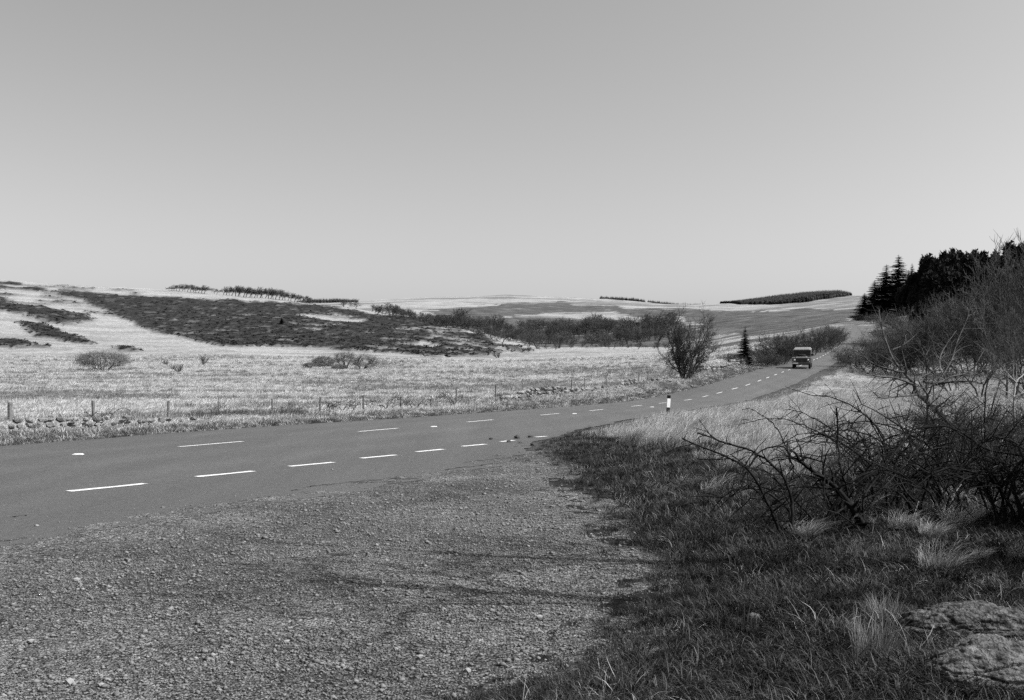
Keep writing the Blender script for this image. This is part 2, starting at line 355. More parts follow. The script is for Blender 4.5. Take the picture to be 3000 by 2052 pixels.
def _grit(m, sc, lo, hi, bump):
    t = m.node_tree; N, L = t.nodes, t.links; b = N['Principled BSDF']; src = b.inputs['Base Color'].links[0].from_socket
    tc = N.new('ShaderNodeTexCoord'); vo = N.new('ShaderNodeTexVoronoi'); vo.inputs['Scale'].default_value = sc; vo.inputs['Randomness'].default_value = 1
    L.new(tc.outputs['Object'], vo.inputs['Vector']); sp = N.new('ShaderNodeSeparateColor'); L.new(vo.outputs['Color'], sp.inputs[0])
    mr = N.new('ShaderNodeMapRange'); mr.inputs[3].default_value = lo; mr.inputs[4].default_value = hi
    hl = N.new('ShaderNodeMath'); hl.operation = 'GREATER_THAN'; hl.inputs[1].default_value = .09; L.new(sp.outputs[1], hl.inputs[0])
    hm = N.new('ShaderNodeMath'); hm.operation = 'MULTIPLY'; L.new(sp.outputs[0], hm.inputs[0]); L.new(hl.outputs[0], hm.inputs[1]); L.new(hm.outputs[0], mr.inputs[0])
    mx = N.new('ShaderNodeVectorMath'); mx.operation = 'SCALE'; L.new(src, mx.inputs[0]); L.new(mr.outputs[0], mx.inputs['Scale']); L.new(mx.outputs[0], b.inputs['Base Color'])
    iv = N.new('ShaderNodeMath'); iv.operation = 'SUBTRACT'; iv.inputs[0].default_value = 1; L.new(vo.outputs['Distance'], iv.inputs[1])
    bp = N.new('ShaderNodeBump'); bp.inputs['Distance'].default_value = bump; L.new(iv.outputs[0], bp.inputs['Height'])
    old = b.inputs['Normal'].links
    if old: L.new(old[0].from_socket, bp.inputs['Normal'])
    L.new(bp.outputs[0], b.inputs['Normal'])
_grit(M['gravel'], 52, .25, 1.8, .022)
_patch(M['gravel'], .62, 1.12, .6)
_patch(M['gravel'], .8, 1.15, 3.5)
_patch(M['gravel'], .78, 1.14, .22)
M['pebble'] = noise_mat('pebble', 0.03, 0.21, 16, 0.95, 0.15, coords='Object', detail=6, contrast=(0.3, 0.7))
M['paint'] = noise_mat('road_paint', 0.10, 0.50, 11, 0.8, 0.2, detail=9, contrast=(.30, .46))
M['stone'] = noise_mat('granite', 0.05, 0.28, 3.5, 0.95, 0.1, bump=0.03, bscale=12, obj_rand=0.35)
M['wood'] = noise_mat('weathered_post', 0.06, 0.16, 14, 0.95, 0.1, bump=0.006)
M['wire'] = plain('wire', 0.16, 0.5, 0.4)
M['bark'] = noise_mat('bark', 0.025, 0.10, 2.5, 0.95, 0.1, obj_rand=0.2)
M['twig'] = noise_mat('twig', 0.024, 0.105, 1.2, 0.95, 0.1, obj_rand=0.2)
M['twig_dark'] = noise_mat('dark_twig', 0.014, 0.06, 1.2, 0.95, 0.1, obj_rand=0.2)
M['twig_far'] = noise_mat('far_twig', 0.022, 0.07, 0.6, 0.95, 0.1, obj_rand=0.3)
M['twig_pale'] = noise_mat('pale_twig', 0.10, 0.30, 1.2, 0.95, 0.1, obj_rand=0.2)
M['twig_mid'] = noise_mat('grey_twig', 0.06, 0.2, 1.2, 0.95, 0.1, obj_rand=0.15)
M['cane'] = noise_mat('bramble_cane', 0.004, 0.018, 4, 0.85, 0.08)
M['pale_bark'] = noise_mat('pale_bark', 0.12, 0.27, 5, 0.9, 0.1)
M['needle'] = noise_mat('needles', 0.006, 0.028, 2.0, 0.9, 0.1, obj_rand=0.25)
M['needle_far'] = noise_mat('far_needles', 0.025, 0.075, 0.4, 0.9, 0.1)
M['grass_dark'] = blade_mat('verge_grass', 0.005, 0.12, .1, (.42, 1.0))  # mostly near-black blades, a few bright ones painted in as sunlit highlights
M['grass_pale'] = blade_mat('dry_grass', 0.13, 0.46)
M['grass_field'] = blade_mat('moor_grass', 0.36, 0.58, .4)
M['rush'] = blade_mat('rush', 0.06, 0.24)
M['heather'] = noise_mat('heather', 0.007, 0.035, 2.5, 1.0, 0.05, obj_rand=0.4, detail=8)
M['gorse'] = noise_mat('gorse', 0.005, 0.025, 3, 0.95, 0.1)

# ------------------------------------------------------------------ the land
NS, ND = 660, 640
sgrid = np.linspace(-0.95, 0.95, NS)
ygrid = np.exp(np.linspace(math.log(3.0), math.log(3015.0), ND)) - 15.0
S, Dg = np.meshgrid(sgrid, ygrid, indexing='ij')
X = S * (Dg + 15.0)
Z = ground(X, Dg)
Uu = U0 + F * X / np.maximum(Dg, 3); Vv = VH + (EYE - Z) * F / np.maximum(Dg, 3)
n1 = fbm(X * .05, Dg * .05, 5); n2 = fbm(X * .02 + 50, Dg * .05, 5); n3 = fbm(X * .25, Dg * .25, 4)
n4 = fbm(X * .14 + 3, Dg * .14, 4)
wu, wv = Uu + 60 * n1 + 90 * n4, Vv + 16 * fbm(X * .03 + 9, Dg * .03, 5) + 22 * n4
hill = (Dg > 255) & (Dg < 790)
H_MAIN = [(110,850),(250,858),(480,874),(600,880),(700,882),(900,894),(1050,910),(1110,925),(1230,930),(1330,955),(1420,985),(1500,1012),(1560,1028),(1330,1048),(1150,1036),(1000,1024),(820,1017),(650,1013),(560,998),(440,968),(390,950),(350,925),(250,882)]
H_ALL = [H_MAIN, [(-200,870),(0,888),(130,903),(260,925),(272,945),(190,957),(100,932),(0,910),(-200,890)], [(60,950),(120,952),(205,985),(285,1005),(285,1013),(190,997),(95,982)],
         [(330,1012),(395,1024),(397,1032),(340,1027)], [(-200,995),(60,1000),(145,1015),(60,1018),(-200,1025)]]
heath = np.zeros(X.shape)
for P in H_ALL: heath = np.maximum(heath, inpoly(wu * .3 + Uu * .7, Vv * .55 + wv * .45, P) & hill)
PALE = [[(868,922),(905,922),(1000,932),(1095,940),(1050,948),(960,942),(880,930)], [(895,910),(990,921),(1060,931),(1000,929)]]
for P in PALE: heath = np.where(inpoly(Uu, wv * .3 + Vv * .7, P) & hill, 0, heath)
frag = (Uu > 1080) & (Vv > 960) & hill & (fbm(X * .16, Dg * .16, 4) > 0.04 + 0.0007 * (1500 - Uu))
heath = np.where(frag, 0, heath)
heath = np.where((fbm(X * .10 + 31, Dg * .13, 4) > 0.47) & hill, 0, heath)
strk = inpoly(Uu, Vv, [(-400,780),(0,826),(400,850),(430,900),(330,930),(200,905),(-400,860)]) & hill & (fbm(X * .035, Dg * .10 + 5, 4) > 0.17)
heath = np.maximum(heath, strk * 1.0)
F_ALL = [[(2050,928),(2480,912),(2490,985),(2300,985),(2210,1000),(2150,970),(2060,975)], [(1240,912),(1400,898),(1520,890),(1650,884),(1700,900),(1600,915),(1480,930),(1300,930)], [(1500,905),(1700,893),(1800,896),(1830,905),(1760,915),(1600,918),(1520,925)],
         [(1790,908),(1900,903),(1990,903),(2100,912),(2060,928),(1900,935),(1820,922)], [(2000,908),(2200,913),(2350,905),(2560,910),(2560,932),(2300,942),(2150,946),(2000,948)],
         [(1260,925),(2000,945),(2060,975),(1960,1016),(1600,1020),(1480,992),(1300,955)]]
moor = np.zeros(X.shape)
fw = Vv + 8 * n2 + 5 * n1
for P in F_ALL: moor = np.maximum(moor, inpoly(Uu + 25 * n1, fw, P) & (Dg > 340))
moor = np.maximum(moor, ((n2 + 0.25 * n3 > 0.03) & (Uu > 1950) & (Dg > 110) & (Dg < 900) & (X < rc(Dg))) * 0.9)
moor = np.maximum(moor, sstep(0.05, 0.2, fbm(X * .006, Dg * .012, 5)) * 0.6 * (Dg > 800))
moor = np.maximum(moor, sstep(2300, 2650, Uu + 300 * n1) * (Dg > 110) * 0.8)
rush = np.zeros(X.shape); fld = (Dg > 30) & (Dg < 300) & (X < rl(Dg) - 1)
band = lambda v0, h, a: np.exp(-((Vv + 6 * n1 - v0) / h) ** 2) * a
rush += band(1166, 9, 1.0) * (1 - sstep(330, 620, Uu)) + band(1118, 4, .5) * (1 - sstep(500, 900, Uu))
rush += band(1142 - (Uu - 1000) * .012, 5, 1.1) * sstep(900, 1150, Uu) + band(1088, 10, .8) * sstep(1350, 1550, Uu) * (n3 > -.1)
rush += band(1125, 16, .75) * sstep(760, 1000, Uu) * (n3 > -.02) + .55 * (fbm(X * .09 + 7, Dg * .16, 4) > .16)
rush += band(1112, 30, .35) * (n3 > .1)
rush = np.clip(rush * fld, 0, 1)
offl = rl(Dg) - X; offr = X - rr(Dg)
verge = ((offl > -1) & (offl < 1.6 + 1.3 * n3) & (Dg < 130)) | ((offr > -1) & (offr < 1.6 + n3) & (Dg < 130) & (Dg > 20))
near_r = (X > ge(Dg) - .3) & (Dg < 22 + 6 * n3) & (offr > -1)
turf = np.clip(verge * .8 + near_r * 1.0, 0, 1)
turf = np.maximum(turf, (Dg < 30) * (offl < 3.0) * .8)
# heather, gorse and rushes stand proud of the grass
Zt = Z + heath * (0.45 + 0.7 * np.abs(fbm(X * .3, Dg * .3, 3))) + rush * .12
on_road = (offl < -0.25) & (offr < -0.25) & (Dg < 309)
Zt = np.where(on_road, Zt - 0.12, Zt)
on_grav = (X < ge(Dg) - 0.35) & (offr > -0.6) & (Dg < 22)
Zt = np.where(on_grav, Zt - 0.10, Zt)
V = np.stack([X, Dg, Zt], -1).reshape(-1, 3)
i, j = np.meshgrid(np.arange(NS - 1), np.arange(ND - 1), indexing='ij'); o = i * ND + j
me = smooth(mesh_np('moorland', V, [np.stack([o, o + ND, o + ND + 1, o + 1], -1).reshape(-1, 4)]))
def _bl(a, n=2):
    for ax in (0, 1):
        a = sum(np.roll(a, k_, ax) for k_ in range(-n, n + 1)) / (2 * n + 1)
    return a
heath_c = np.clip(_bl(heath.astype(float), 1) * (1.25 + 1.0 * n3), 0, 1)
for n, a in (('heath', heath_c), ('moor', moor), ('rush', rush), ('turf', turf)): attr(me, n, a.ravel())
terrain = tag(link('moorland_ground', me, M['terrain']), 'pale moorland of dry grass and dark heather rolling back to the skyline', None, None, 'structure')

# road sheet
rows = np.concatenate([np.arange(-14, 60, .22), np.arange(60, 310, .8)]); NC = 61
t = np.linspace(0, 1, NC)
jl = .16 * fbm(rows * .9, rows * 0 + 3, 4); jr = .22 * fbm(rows * .8, rows * 0 + 8, 4) + .10 * vnoise(rows * 3.1, rows * 0 + 5) * (rows < 22) + np.where(rows < 21, .5 * fbm(rows * .5, rows * 0 + 1, 3), 0)
xl, xr = rl(rows) + jl, rr(rows) + jr
XX = xl[:, None] * (1 - t) + xr[:, None] * t; YY = np.repeat(rows[:, None], NC, 1)
camb = 0.05 * (1 - (2 * np.clip((XX - rl(rows)[:, None]) / (2 * (rc(rows) - rl(rows)))[:, None], 0, 1.1) - 1) ** 2) 
def road_z(x, D):
    L = rl(D); w = np.clip((x - L) / (2 * (rc(D) - L)), 0, 1); return rz(D) + 0.012 + 0.06 * (1 - (2 * w - 1) ** 2) * (1 - sstep(0, 1, (x - rc(D)) / 9 - .2))
ZZ = road_z(XX, YY)
of_ = (XX - rc(YY)) / np.maximum(rc(YY) - rl(YY), 1); lane = np.exp(-((np.abs(np.abs(of_ - .04) - .5) - .22) / .1) ** 2) * (.6 + .8 * fbm(YY * .15, of_ * 3, 3)) 
V = np.stack([XX, YY, ZZ], -1).reshape(-1, 3); i, j = np.meshgrid(np.arange(len(rows) - 1), np.arange(NC - 1), indexing='ij'); o = i * NC + j
me = smooth(mesh_np('road', V, [np.stack([o, o + 1, o + NC + 1, o + NC], -1).reshape(-1, 4)])); attr(me, 'lane', lane.ravel())
road = tag(link('road', me, M['asphalt']),
           'grey tarmac country road curving up over the hill', None, None, 'structure')

# gravel lay-by sheet
gx = np.arange(-20, 3, .085); gy = np.arange(-12, 21, .085)
GX, GY = np.meshgrid(gx, gy, indexing='ij')
GZ = 0.002 + .02 * fbm(GX * 1.1, GY * 1.1, 4) + .018 * fbm(GX * 5, GY * 5, 2) - .0
keep = (GX < ge(GY) + .45 + .25 * fbm(GX * 2, GY * 2, 3)) & (GX > rr(GY) - 1.2)
fade = sstep(-.9, .35, GX - rr(GY)); GZ = (GZ + .008 * (1 - sstep(0, 1.5, GX - rr(GY)))) * fade + (.012 + .022 * fbm(GX * 2.3, GY * 2.3, 4) + .02 * fbm(GX * 9, GY * 9, 2)) * (1 - fade) - .03 * (1 - sstep(-1.15, -.5, GX - rr(GY)))
kc = keep[:-1, :-1] & keep[1:, :-1] & keep[:-1, 1:] & keep[1:, 1:]
ii, jj = np.nonzero(kc); n = len(gy); o = ii * n + jj
Q = np.stack([o, o + n, o + n + 1, o + 1], -1); used, inv = np.unique(Q.ravel(), return_inverse=True)
V = np.stack([GX, GY, GZ], -1).reshape(-1, 3)[used]
gravel = tag(link('gravel_layby', smooth(mesh_np('gravel_layby', V, [inv.reshape(-1, 4)])), M['gravel']), 'loose grey gravel lay-by in the foreground beside the road', None, None, 'structure')

# gravel stones (uncountable): little irregular lumps lying on the lay-by
def lumps(P, size, rng, flat=.6):
    n = len(P); base = np.array([(1,0,0),(-1,0,0),(0,1,0),(0,-1,0),(0,0,1),(0,0,-1)], float)
    V = base[None] * (0.7 + .6 * rng.rand(n, 6, 1)) + .35 * (rng.rand(n, 6, 3) - .5)
    th = rng.rand(n) * 6.28; c, s = np.cos(th)[:, None], np.sin(th)[:, None]
    x = V[..., 0] * c - V[..., 1] * s; y = V[..., 0] * s + V[..., 1] * c
    V = np.stack([x * (0.8 + .5 * rng.rand(n, 1)), y, V[..., 2] * flat], -1) * size[:, None, None] + P[:, None]
    f = np.array([(0,2,4),(2,1,4),(1,3,4),(3,0,4),(2,0,5),(1,2,5),(3,1,5),(0,3,5)])
    T = (np.arange(n)[:, None, None] * 6 + f[None]).reshape(-1, 3)
    return V.reshape(-1, 3), T
NG = 190000
D = 4.3 * (21.0 / 4.3) ** (rs.rand(NG) ** 1.25); x = (rs.rand(NG) * 3300 - 250 - U0) / F * D
e = x - rr(D); k = (x < ge(D) + .5 * fbm(x * 2, D * 2, 3) + .15) & (e > -3.5) & (rs.rand(NG) < np.clip(.9 * sstep(-1.2, 1.4, e + .8 * fbm(x * .7, D * .7, 3)) + .03, 0, 1) * (0.35 + 0.65 * sstep(-.25, .2, fbm(x * .8 + 4, D * 1.2, 4))))
x, D = x[k], D[k]; e = x - rr(D)
sz = (0.003 + 0.006 * rs.rand(len(x)) ** 2 + .017 * (rs.rand(len(x)) ** 20)) * (0.7 + .05 * D)
zz = np.where(e < 0, road_z(x, D), 0.004 + .02 * fbm(x * 1.1, D * 1.1, 4) + .018 * fbm(x * 5, D * 5, 2)) + sz * .18
V, T = lumps(np.stack([x, D, zz], -1), sz, rs)
tag(link('gravel_stones', mesh_np('gravel_stones', V, [T]), M['pebble']), 'loose grey gravel chips strewn over the lay-by', None, None, 'stuff')
# ------------------------------------------------------------------ growing things
def grow(rng, p, d, L, r, lv, cfg, out):
    """cfg['lv'][lv] = dict(n children, a first child position, ang, ratio, wob, up, seg, rr)"""
    c = cfg['lv'][lv]; n = c.get('seg', 4); pts = [np.array(p, float)]; d = np.array(d, float); d /= np.linalg.norm(d)
    dirs = [d]
    for k in range(n):
        d = d + rng.normal(0, c.get('wob', .18), 3) + np.array([0, 0, c.get('up', 0)]) / n + np.array(cfg.get('wind', (0, 0, 0))) * (.35 if lv == 0 else 1.0) / n
        d /= np.linalg.norm(d); pts.append(pts[-1] + d * L / n); dirs.append(d)
    tt = np.linspace(0, 1, n + 1); rad = r * (1 - tt * (1 - c.get('tip', .35)))
    out.append((lv, np.array(pts), rad))
    if lv + 1 < len(cfg['lv']):
        m = c['n'] if isinstance(c['n'], int) else rng.randint(c['n'][0], c['n'][1] + 1)
        az = rng.rand() * 6.28
        for k in range(m):
            t = c['a'] + (1 - c['a']) * (k + rng.rand()) / m; t = min(t, .999); i = int(t * n); f = t * n - i
            q = pts[i] * (1 - f) + pts[i + 1] * f; dd = dirs[min(i + 1, n)]
            az += 2.4 + rng.normal(0, .4); an = R(c['ang']) * (0.7 + .6 * rng.rand())
            ax = np.cross(dd, [0.3, .2, 1.0] if abs(dd[2]) < .9 else [1., 0, 0]); ax /= np.linalg.norm(ax); bx = np.cross(dd, ax)
            nd = dd * math.cos(an) + (ax * math.cos(az) + bx * math.sin(az)) * math.sin(an)
            cl = L * c['ratio'] * (0.65 + .6 * rng.rand()) * (1.0 - .35 * t if lv == 0 else 1.0)
            grow(rng, q, nd, cl, max(r * (1 - t * (1 - c.get('tip', .35))) * c.get('rr', .55), cfg.get('rmin', .004)), lv + 1, cfg, out)
    return out
def bare(seed, h, stems, cfg, spread=.3, base_r=.0, lean=(0, 0)):
    rng = np.random.RandomState(seed); out = []
    for k in range(stems):
        a = 6.28 * k / stems + rng.rand(); t = spread * (0.4 + .8 * rng.rand()) if stems > 1 else spread * .15
        grow(rng, (base_r * math.cos(a), base_r * math.sin(a), -.05), (math.cos(a) * t + lean[0], math.sin(a) * t + lean[1], 1), h * (0.75 + .35 * rng.rand()), cfg['r0'], 0, cfg, out)
    return out
def split_mesh(name, out, cut):
    a = [(p, r) for l, p, r in out if l < cut]; b = [(p, r) for l, p, r in out if l >= cut]
    return tube_mesh(name + '_trunk', a, 6), (tube_mesh(name + '_crown', b, 3) if b else None)
def norm_mesh(ms, h):
    """scale meshes together so the highest vertex is at height h"""
    top = max(max(v.co.z for v in m.vertices) for m in ms if m)
    k = h / top
    for m in ms:
        if m:
            a = np.empty(len(m.vertices) * 3, np.float32); m.vertices.foreach_get('co', a); m.vertices.foreach_set('co', a * k); m.update()
    return ms
def L_(n, a, ang, ratio, wob, up, seg=4, rr=.55, tip=.35): return dict(n=n, a=a, ang=ang, ratio=ratio, wob=wob, up=up, seg=seg, rr=rr, tip=tip)
def width_of(ms):
    xs = np.concatenate([np.array([v.co.x for v in m.vertices]) for m in ms if m]); return float(np.percentile(xs, 98) - np.percentile(xs, 2))
PROTO = {}
def proto(key, out, cut, trunk_mat, crown_mat, h=1.0, one=False):
    if one:
        m = norm_mesh([tube_mesh(key, [(p, r) for l, p, r in out], 3)], h)[0]; m.materials.append(crown_mat); PROTO[key] = (m, None, width_of([m]))
    else:
        a, b = norm_mesh(list(split_mesh(key, out, cut)), h); a.materials.append(trunk_mat); b.materials.append(crown_mat); PROTO[key] = (a, b, width_of([a, b]))
def plant(name, key, base, h, label, cat, group=None, w=None, rot=None, sink=0.06, tilt=0.0):
    a, b, pw = PROTO[key]; rot = rs.rand() * 6.28 if rot is None else rot
    sx = h if w is None else w / pw
    e = bpy.data.objects.new(name, a if b is None else None); COL.objects.link(e)
    e.location = (base[0], base[1], base[2] - sink); e.rotation_euler = (0, tilt, rot)
    if rot == 0 or w is None: e.scale = (sx, sx if w is None else (sx + h) / 2, h)
    else: e.scale = (sx, sx, h)
    if b is not None:
        link('trunk', a, None, e); c_ = link('crown', b, None, e)
        if key.startswith('dark'): c_.material_slots[0].link = 'OBJECT'; c_.material_slots[0].material = M['twig_dark']
    return tag(e, label, cat, group)

# far trees in one mesh: wind-bent ridge beeches and valley trees
for k in range(4):
    cfg = dict(r0=.034, rmin=.0075, wind=(.34, 0, .03), lv=[L_(9, .35, 50, .62, .12, .2, 5, .6, .4), L_(8, .25, 42, .55, .16, .25, 4, .55), L_(6, .2, 40, .5, .2, .25, 3, .6), L_(0, 0, 0, 0, .2, .3, 2, .6)])
    proto('ridge%d' % k, bare(20 + k, 1, 1, cfg), 9, None, M['twig_far'], 1, one=True)
for k in range(4):
    cfg = dict(r0=.030, rmin=.006, lv=[L_(9, .2, 48, .6, .12, .1, 5, .6, .4), L_(8, .25, 42, .55, .16, .2, 4, .55), L_(6, .2, 40, .5, .2, .2, 3, .6), L_(0, 0, 0, 0, .2, .3, 2, .6)])
    proto('wood%d' % k, bare(40 + k, 1, 1 + k % 2, cfg, .5), 9, None, M['twig_far'], 1, one=True)
# shrubs with many stems and a haze of twigs
for k in range(5):
    cfg = dict(r0=.012, rmin=.0025, lv=[L_(9, .15, 40, .5, .12, .3, 5, .6, .3), L_(8, .15, 42, .5, .18, .35, 4, .55), L_(7, .1, 40, .5, .2, .3, 3, .6), L_(0, 0, 0, 0, .2, .3, 2, .6)])
    proto('shrub%d' % k, bare(60 + k, 1, 10, cfg, .8, .10), 2, M['bark'], M['twig'], 1)
for k in range(5):
    PROTO['dark%d' % k] = PROTO['shrub%d' % k]
# open crooked thorn
for k in range(2):
    cfg = dict(r0=.016, rmin=.0015, lv=[L_(8, .25, 50, .6, .22, .15, 6, .62, .35), L_(7, .2, 50, .52, .24, .15, 5, .55), L_(6, .15, 48, .48, .25, .15, 4, .55), L_(0, 0, 0, 0, .22, .1, 2, .6)])
    proto('thorn%d' % k, bare(80 + k, 1, 3, cfg, .7, .03), 2, M['bark'], M['twig_dark'], 1)
# wide dome willow, vase sapling, wispy tree
cfg = dict(r0=.03, rmin=.008, lv=[L_(9, .42, 48, .62, .16, .25, 6, .6, .4), L_(9, .2, 45, .5, .2, .3, 4, .55), L_(7, .2, 40, .45, .2, .35, 3, .6), L_(0, 0, 0, 0, .2, .3, 2, .6)])
proto('dome', bare(91, 1, 5, cfg, 1.25, .18), 2, M['bark'], M['twig_dark'], 1)
cfg = dict(r0=.03, rmin=.009, lv=[L_(7, .45, 55, .75, .15, .05, 5, .6, .4), L_(8, .2, 45, .5, .2, .2, 4, .55), L_(7, .2, 40, .45, .2, .25, 3, .6), L_(0, 0, 0, 0, .2, .2, 2, .6)])
proto('spread', bare(92, 1, 1, cfg, .4), 1, M['bark'], M['twig_dark'], 1)
cfg = dict(r0=.025, rmin=.004, lv=[L_(8, .15, 28, .5, .1, .4, 5, .6, .3), L_(7, .2, 28, .5, .12, .5, 4, .55), L_(0, 0, 0, 0, .15, .4, 3, .6)])
proto('vase', bare(93, 1, 7, cfg, .5, .03), 1, M['bark'], M['twig_dark'], 1)
cfg = dict(r0=.02, rmin=.0028, lv=[L_(11, .35, 32, .5, .08, .3, 7, .5, .25), L_(7, .2, 30, .5, .14, .5, 4, .55), L_(5, .2, 30, .5, .16, .5, 3, .6), L_(0, 0, 0, 0, .15, .3, 2, .6)])
proto('tall', bare(94, 1, 2, cfg, .35, .02), 1, M['bark'], M['twig'], 1)
cfg = dict(r0=.016, rmin=.0025, lv=[L_(8, .5, 45, .30, .03, .1, 7, .5, .45), L_(4, .2, 40, .5, .14, .3, 5, .55), L_(3, .2, 38, .5, .18, .3, 3, .6), L_(0, 0, 0, 0, .15, .3, 2, .6)])
proto('stout', bare(96, 1, 1, cfg, .2, .0), 1, M['bark'], M['twig_dark'], 1)
# the roadside hawthorn: dense, leaning to the right
cfg = dict(r0=.020, rmin=.0028, wind=(.16, 0, 0), lv=[L_(12, .08, 42, .46, .13, .35, 7, .55, .3), L_(10, .12, 42, .5, .2, .35, 4, .55), L_(7, .12, 40, .5, .2, .35, 3, .6), L_(0, 0, 0, 0, .2, .3, 2, .6)])
proto('hawthorn', bare(95, 1, 7, cfg, .55, .05, (.05, 0)), 2, M['bark'], M['twig_dark'], 1)

def crown_tree(seed, nmain, cen, rad, nmid, ntw, base_r=.1, r0=.03, rt=.004, zlo=-.6):
    rng = np.random.RandomState(seed); out = []; cen, rad = np.array(cen), np.array(rad); pool = []
    def ud(lo):
        while 1:
            d = rng.normal(0, 1, 3); d /= np.linalg.norm(d)
            if d[2] > lo: return d
    def curve(a, b, n, bow, wob):
        t = np.linspace(0, 1, n)[:, None]; L = np.linalg.norm(b - a); c = (a + b) / 2 + np.array(bow) * L
        P = a * (1 - t) ** 2 + 2 * c * t * (1 - t) + b * t * t
        w = rng.normal(0, wob * L, (n, 3)); w[0] = 0; return P + w
    for m in range(nmain):
        an = 6.28 * m / nmain + rng.rand(); b = np.array([math.cos(an) * base_r, math.sin(an) * base_r * .8, -.04]); d = np.array([math.cos(an) * .6, math.sin(an) * .6, .2 + .3 * rng.rand()])
        P = curve(b, cen + rad * d * (.75 + .3 * rng.rand()), 8, (math.cos(an) * .12, math.sin(an) * .12, -.05), .025); out.append((0, P, r0 * (1 - .7 * np.linspace(0, 1, 8)))); pool += list(P[3:])
    pool = np.array(pool); p2 = []
    for k in range(nmid):
        q = cen + rad * ud(zlo) * (.5 + .4 * rng.rand()); i = np.argsort(((pool - q) ** 2).sum(1))[rng.randint(0, 3)]
        P = curve(pool[i], q, 5, (0, 0, -.06), .05); out.append((1, P, np.linspace(r0 * .32, rt * 1.6, 5))); p2 += list(P[1:])
    p2 = np.array(p2)
    for k in range(ntw):
        q = cen + rad * ud(zlo - .1) * (.72 + .32 * rng.rand()); d2 = ((p2 - q) ** 2).sum(1); i = np.argpartition(d2, 5)[rng.randint(0, 5)]
        P = curve(p2[i], q, 4, (0, 0, .05), .06); out.append((2, P, np.linspace(rt * 1.3, rt * .7, 4)))
        e = P[-1] - P[0]
        for z in range(3):
            j = rng.randint(1, 4); L = np.linalg.norm(e); out.append((3, np.array([P[j], P[j] + e * .25 + rng.normal(0, .22 * L + .01, 3), P[j] + e * .45 + rng.normal(0, .3 * L + .012, 3)]), np.array([rt * .8, rt * .7, rt * .5])))
    return out
proto('dome', crown_tree(1, 7, (0, 0, .54), (1.12, .9, .46), 130, 1000, .22, .03, .0035, -.75), 2, M['bark'], M['twig_mid'], 1)
proto('spread', crown_tree(2, 4, (.03, 0, .63), (.56, .5, .38), 60, 300, .01, .045, .0045, -.6), 2, M['bark'], M['twig_mid'], 1)
proto('leaner', crown_tree(3, 4, (.25, 0, .55), (.8, .6, .46), 70, 340, .05, .045, .0045, -.7), 2, M['bark'], M['twig_mid'], 1)
proto('round', crown_tree(4, 9, (0, 0, .5), (.9, .8, .5), 110, 800, .25, .025, .0055, -.9), 2, M['bark'], M['twig_mid'], 1)
# conifers: straight trunk with whorls of drooping needle boughs
def conifer(key, seed, wide, whorls=26, far=False, start=.04, mat='needle'):
    rng = np.random.RandomState(seed); V, T = [], []
    trunk = [(np.array([(0, 0, -.02), (0, 0, .5), (0, 0, 1.0)]), np.array([.017, .009, .001]))]
    for w in range(whorls):
        t = start + (0.985 - start) * (w + rng.rand() * .5) / whorls; ln = wide * (1 - t) ** .8 * (.75 + .45 * rng.rand()) + .012
        nb = 4 if far else 9
        for b in range(nb):
            a = 6.28 * b / nb + rng.rand(); tj = min(.985, t + rng.normal(0, .012)); l = ln * (.7 + .45 * rng.rand()); dz = -.25 * l + .18 * l * t
            d = np.array([math.cos(a), math.sin(a), 0]); s = np.array([-math.sin(a), math.cos(a), 0]); root = np.array([0, 0, tj])
            m = 1 if far else 7
            for q in range(m):
                f0, f1 = q / m, (q + 1.5) / m
                p0 = root + d * l * f0 + np.array([0, 0, dz * f0 ** 1.3]); p1 = root + d * l * min(f1, 1.1) + np.array([0, 0, dz * f1 ** 1.3 + (.03 * l if q == m - 1 else 0)])
                wd = l * (.42 if far else .30) * (1.15 - f0 * .7)
                for sg in (-1, 1):
                    k = len(V); tipp = (p0 + p1) / 2 + s * sg * wd * (.7 + .6 * rng.rand()) + np.array([0, 0, -wd * (.25 + .5 * rng.rand())])
                    V += [p0, p1, tipp]; T.append((k, k + 1, k + 2))
    m1 = tube_mesh(key + '_trunk', trunk, 6); m1.materials.append(M['bark'])
    m2 = mesh_np(key + '_boughs', np.array(V), [np.array(T)]); m2.materials.append(M[mat])
    PROTO[key] = (m1, m2, wide * 2)
for k in range(4): conifer('spruce%d' % k, 100 + k, .17 + .02 * k, 46)
def pine(key, seed):
    rng = np.random.RandomState(seed); V, T = [], []; trunk = [(np.array([(0, 0, -.02), (0.01, 0, .5), (0, 0, .92)]), np.array([.02, .013, .004]))]
    blobs = [((0, 0, .84), (.07, .07, .17)), ((rng.normal(0, .03), 0, .68), (.13, .13, .17)), ((0, 0, .52), (.2, .2, .18)), ((0, 0, .33), (.25, .25, .22))] + [((rng.normal(0, .13), rng.normal(0, .13), .3 + .5 * rng.rand()), (.10, .10, .09)) for _ in range(9)]
    for c, r in blobs:
        for q in range(int(5200 * r[0] * r[0] / .04)):
            d = rng.normal(0, 1, 3); d /= np.linalg.norm(d); p_ = np.array(c) + d * np.array(r) * (.6 + .5 * rng.rand()); a = rng.normal(0, .022, (3, 3)); a[0] += d * .03; i0 = len(V); V += list(p_ + a); T.append((i0, i0 + 1, i0 + 2))
    m1 = tube_mesh(key + '_trunk', trunk, 6); m1.materials.append(M['bark']); m2 = mesh_np(key + '_boughs', np.array(V), [np.array(T)]); m2.materials.append(M['needle'])
    top = max(v_[2] for v_ in V)
    PROTO[key] = (m1, m2, .62)
for k in range(3): pine('pine%d' % k, 110 + k)

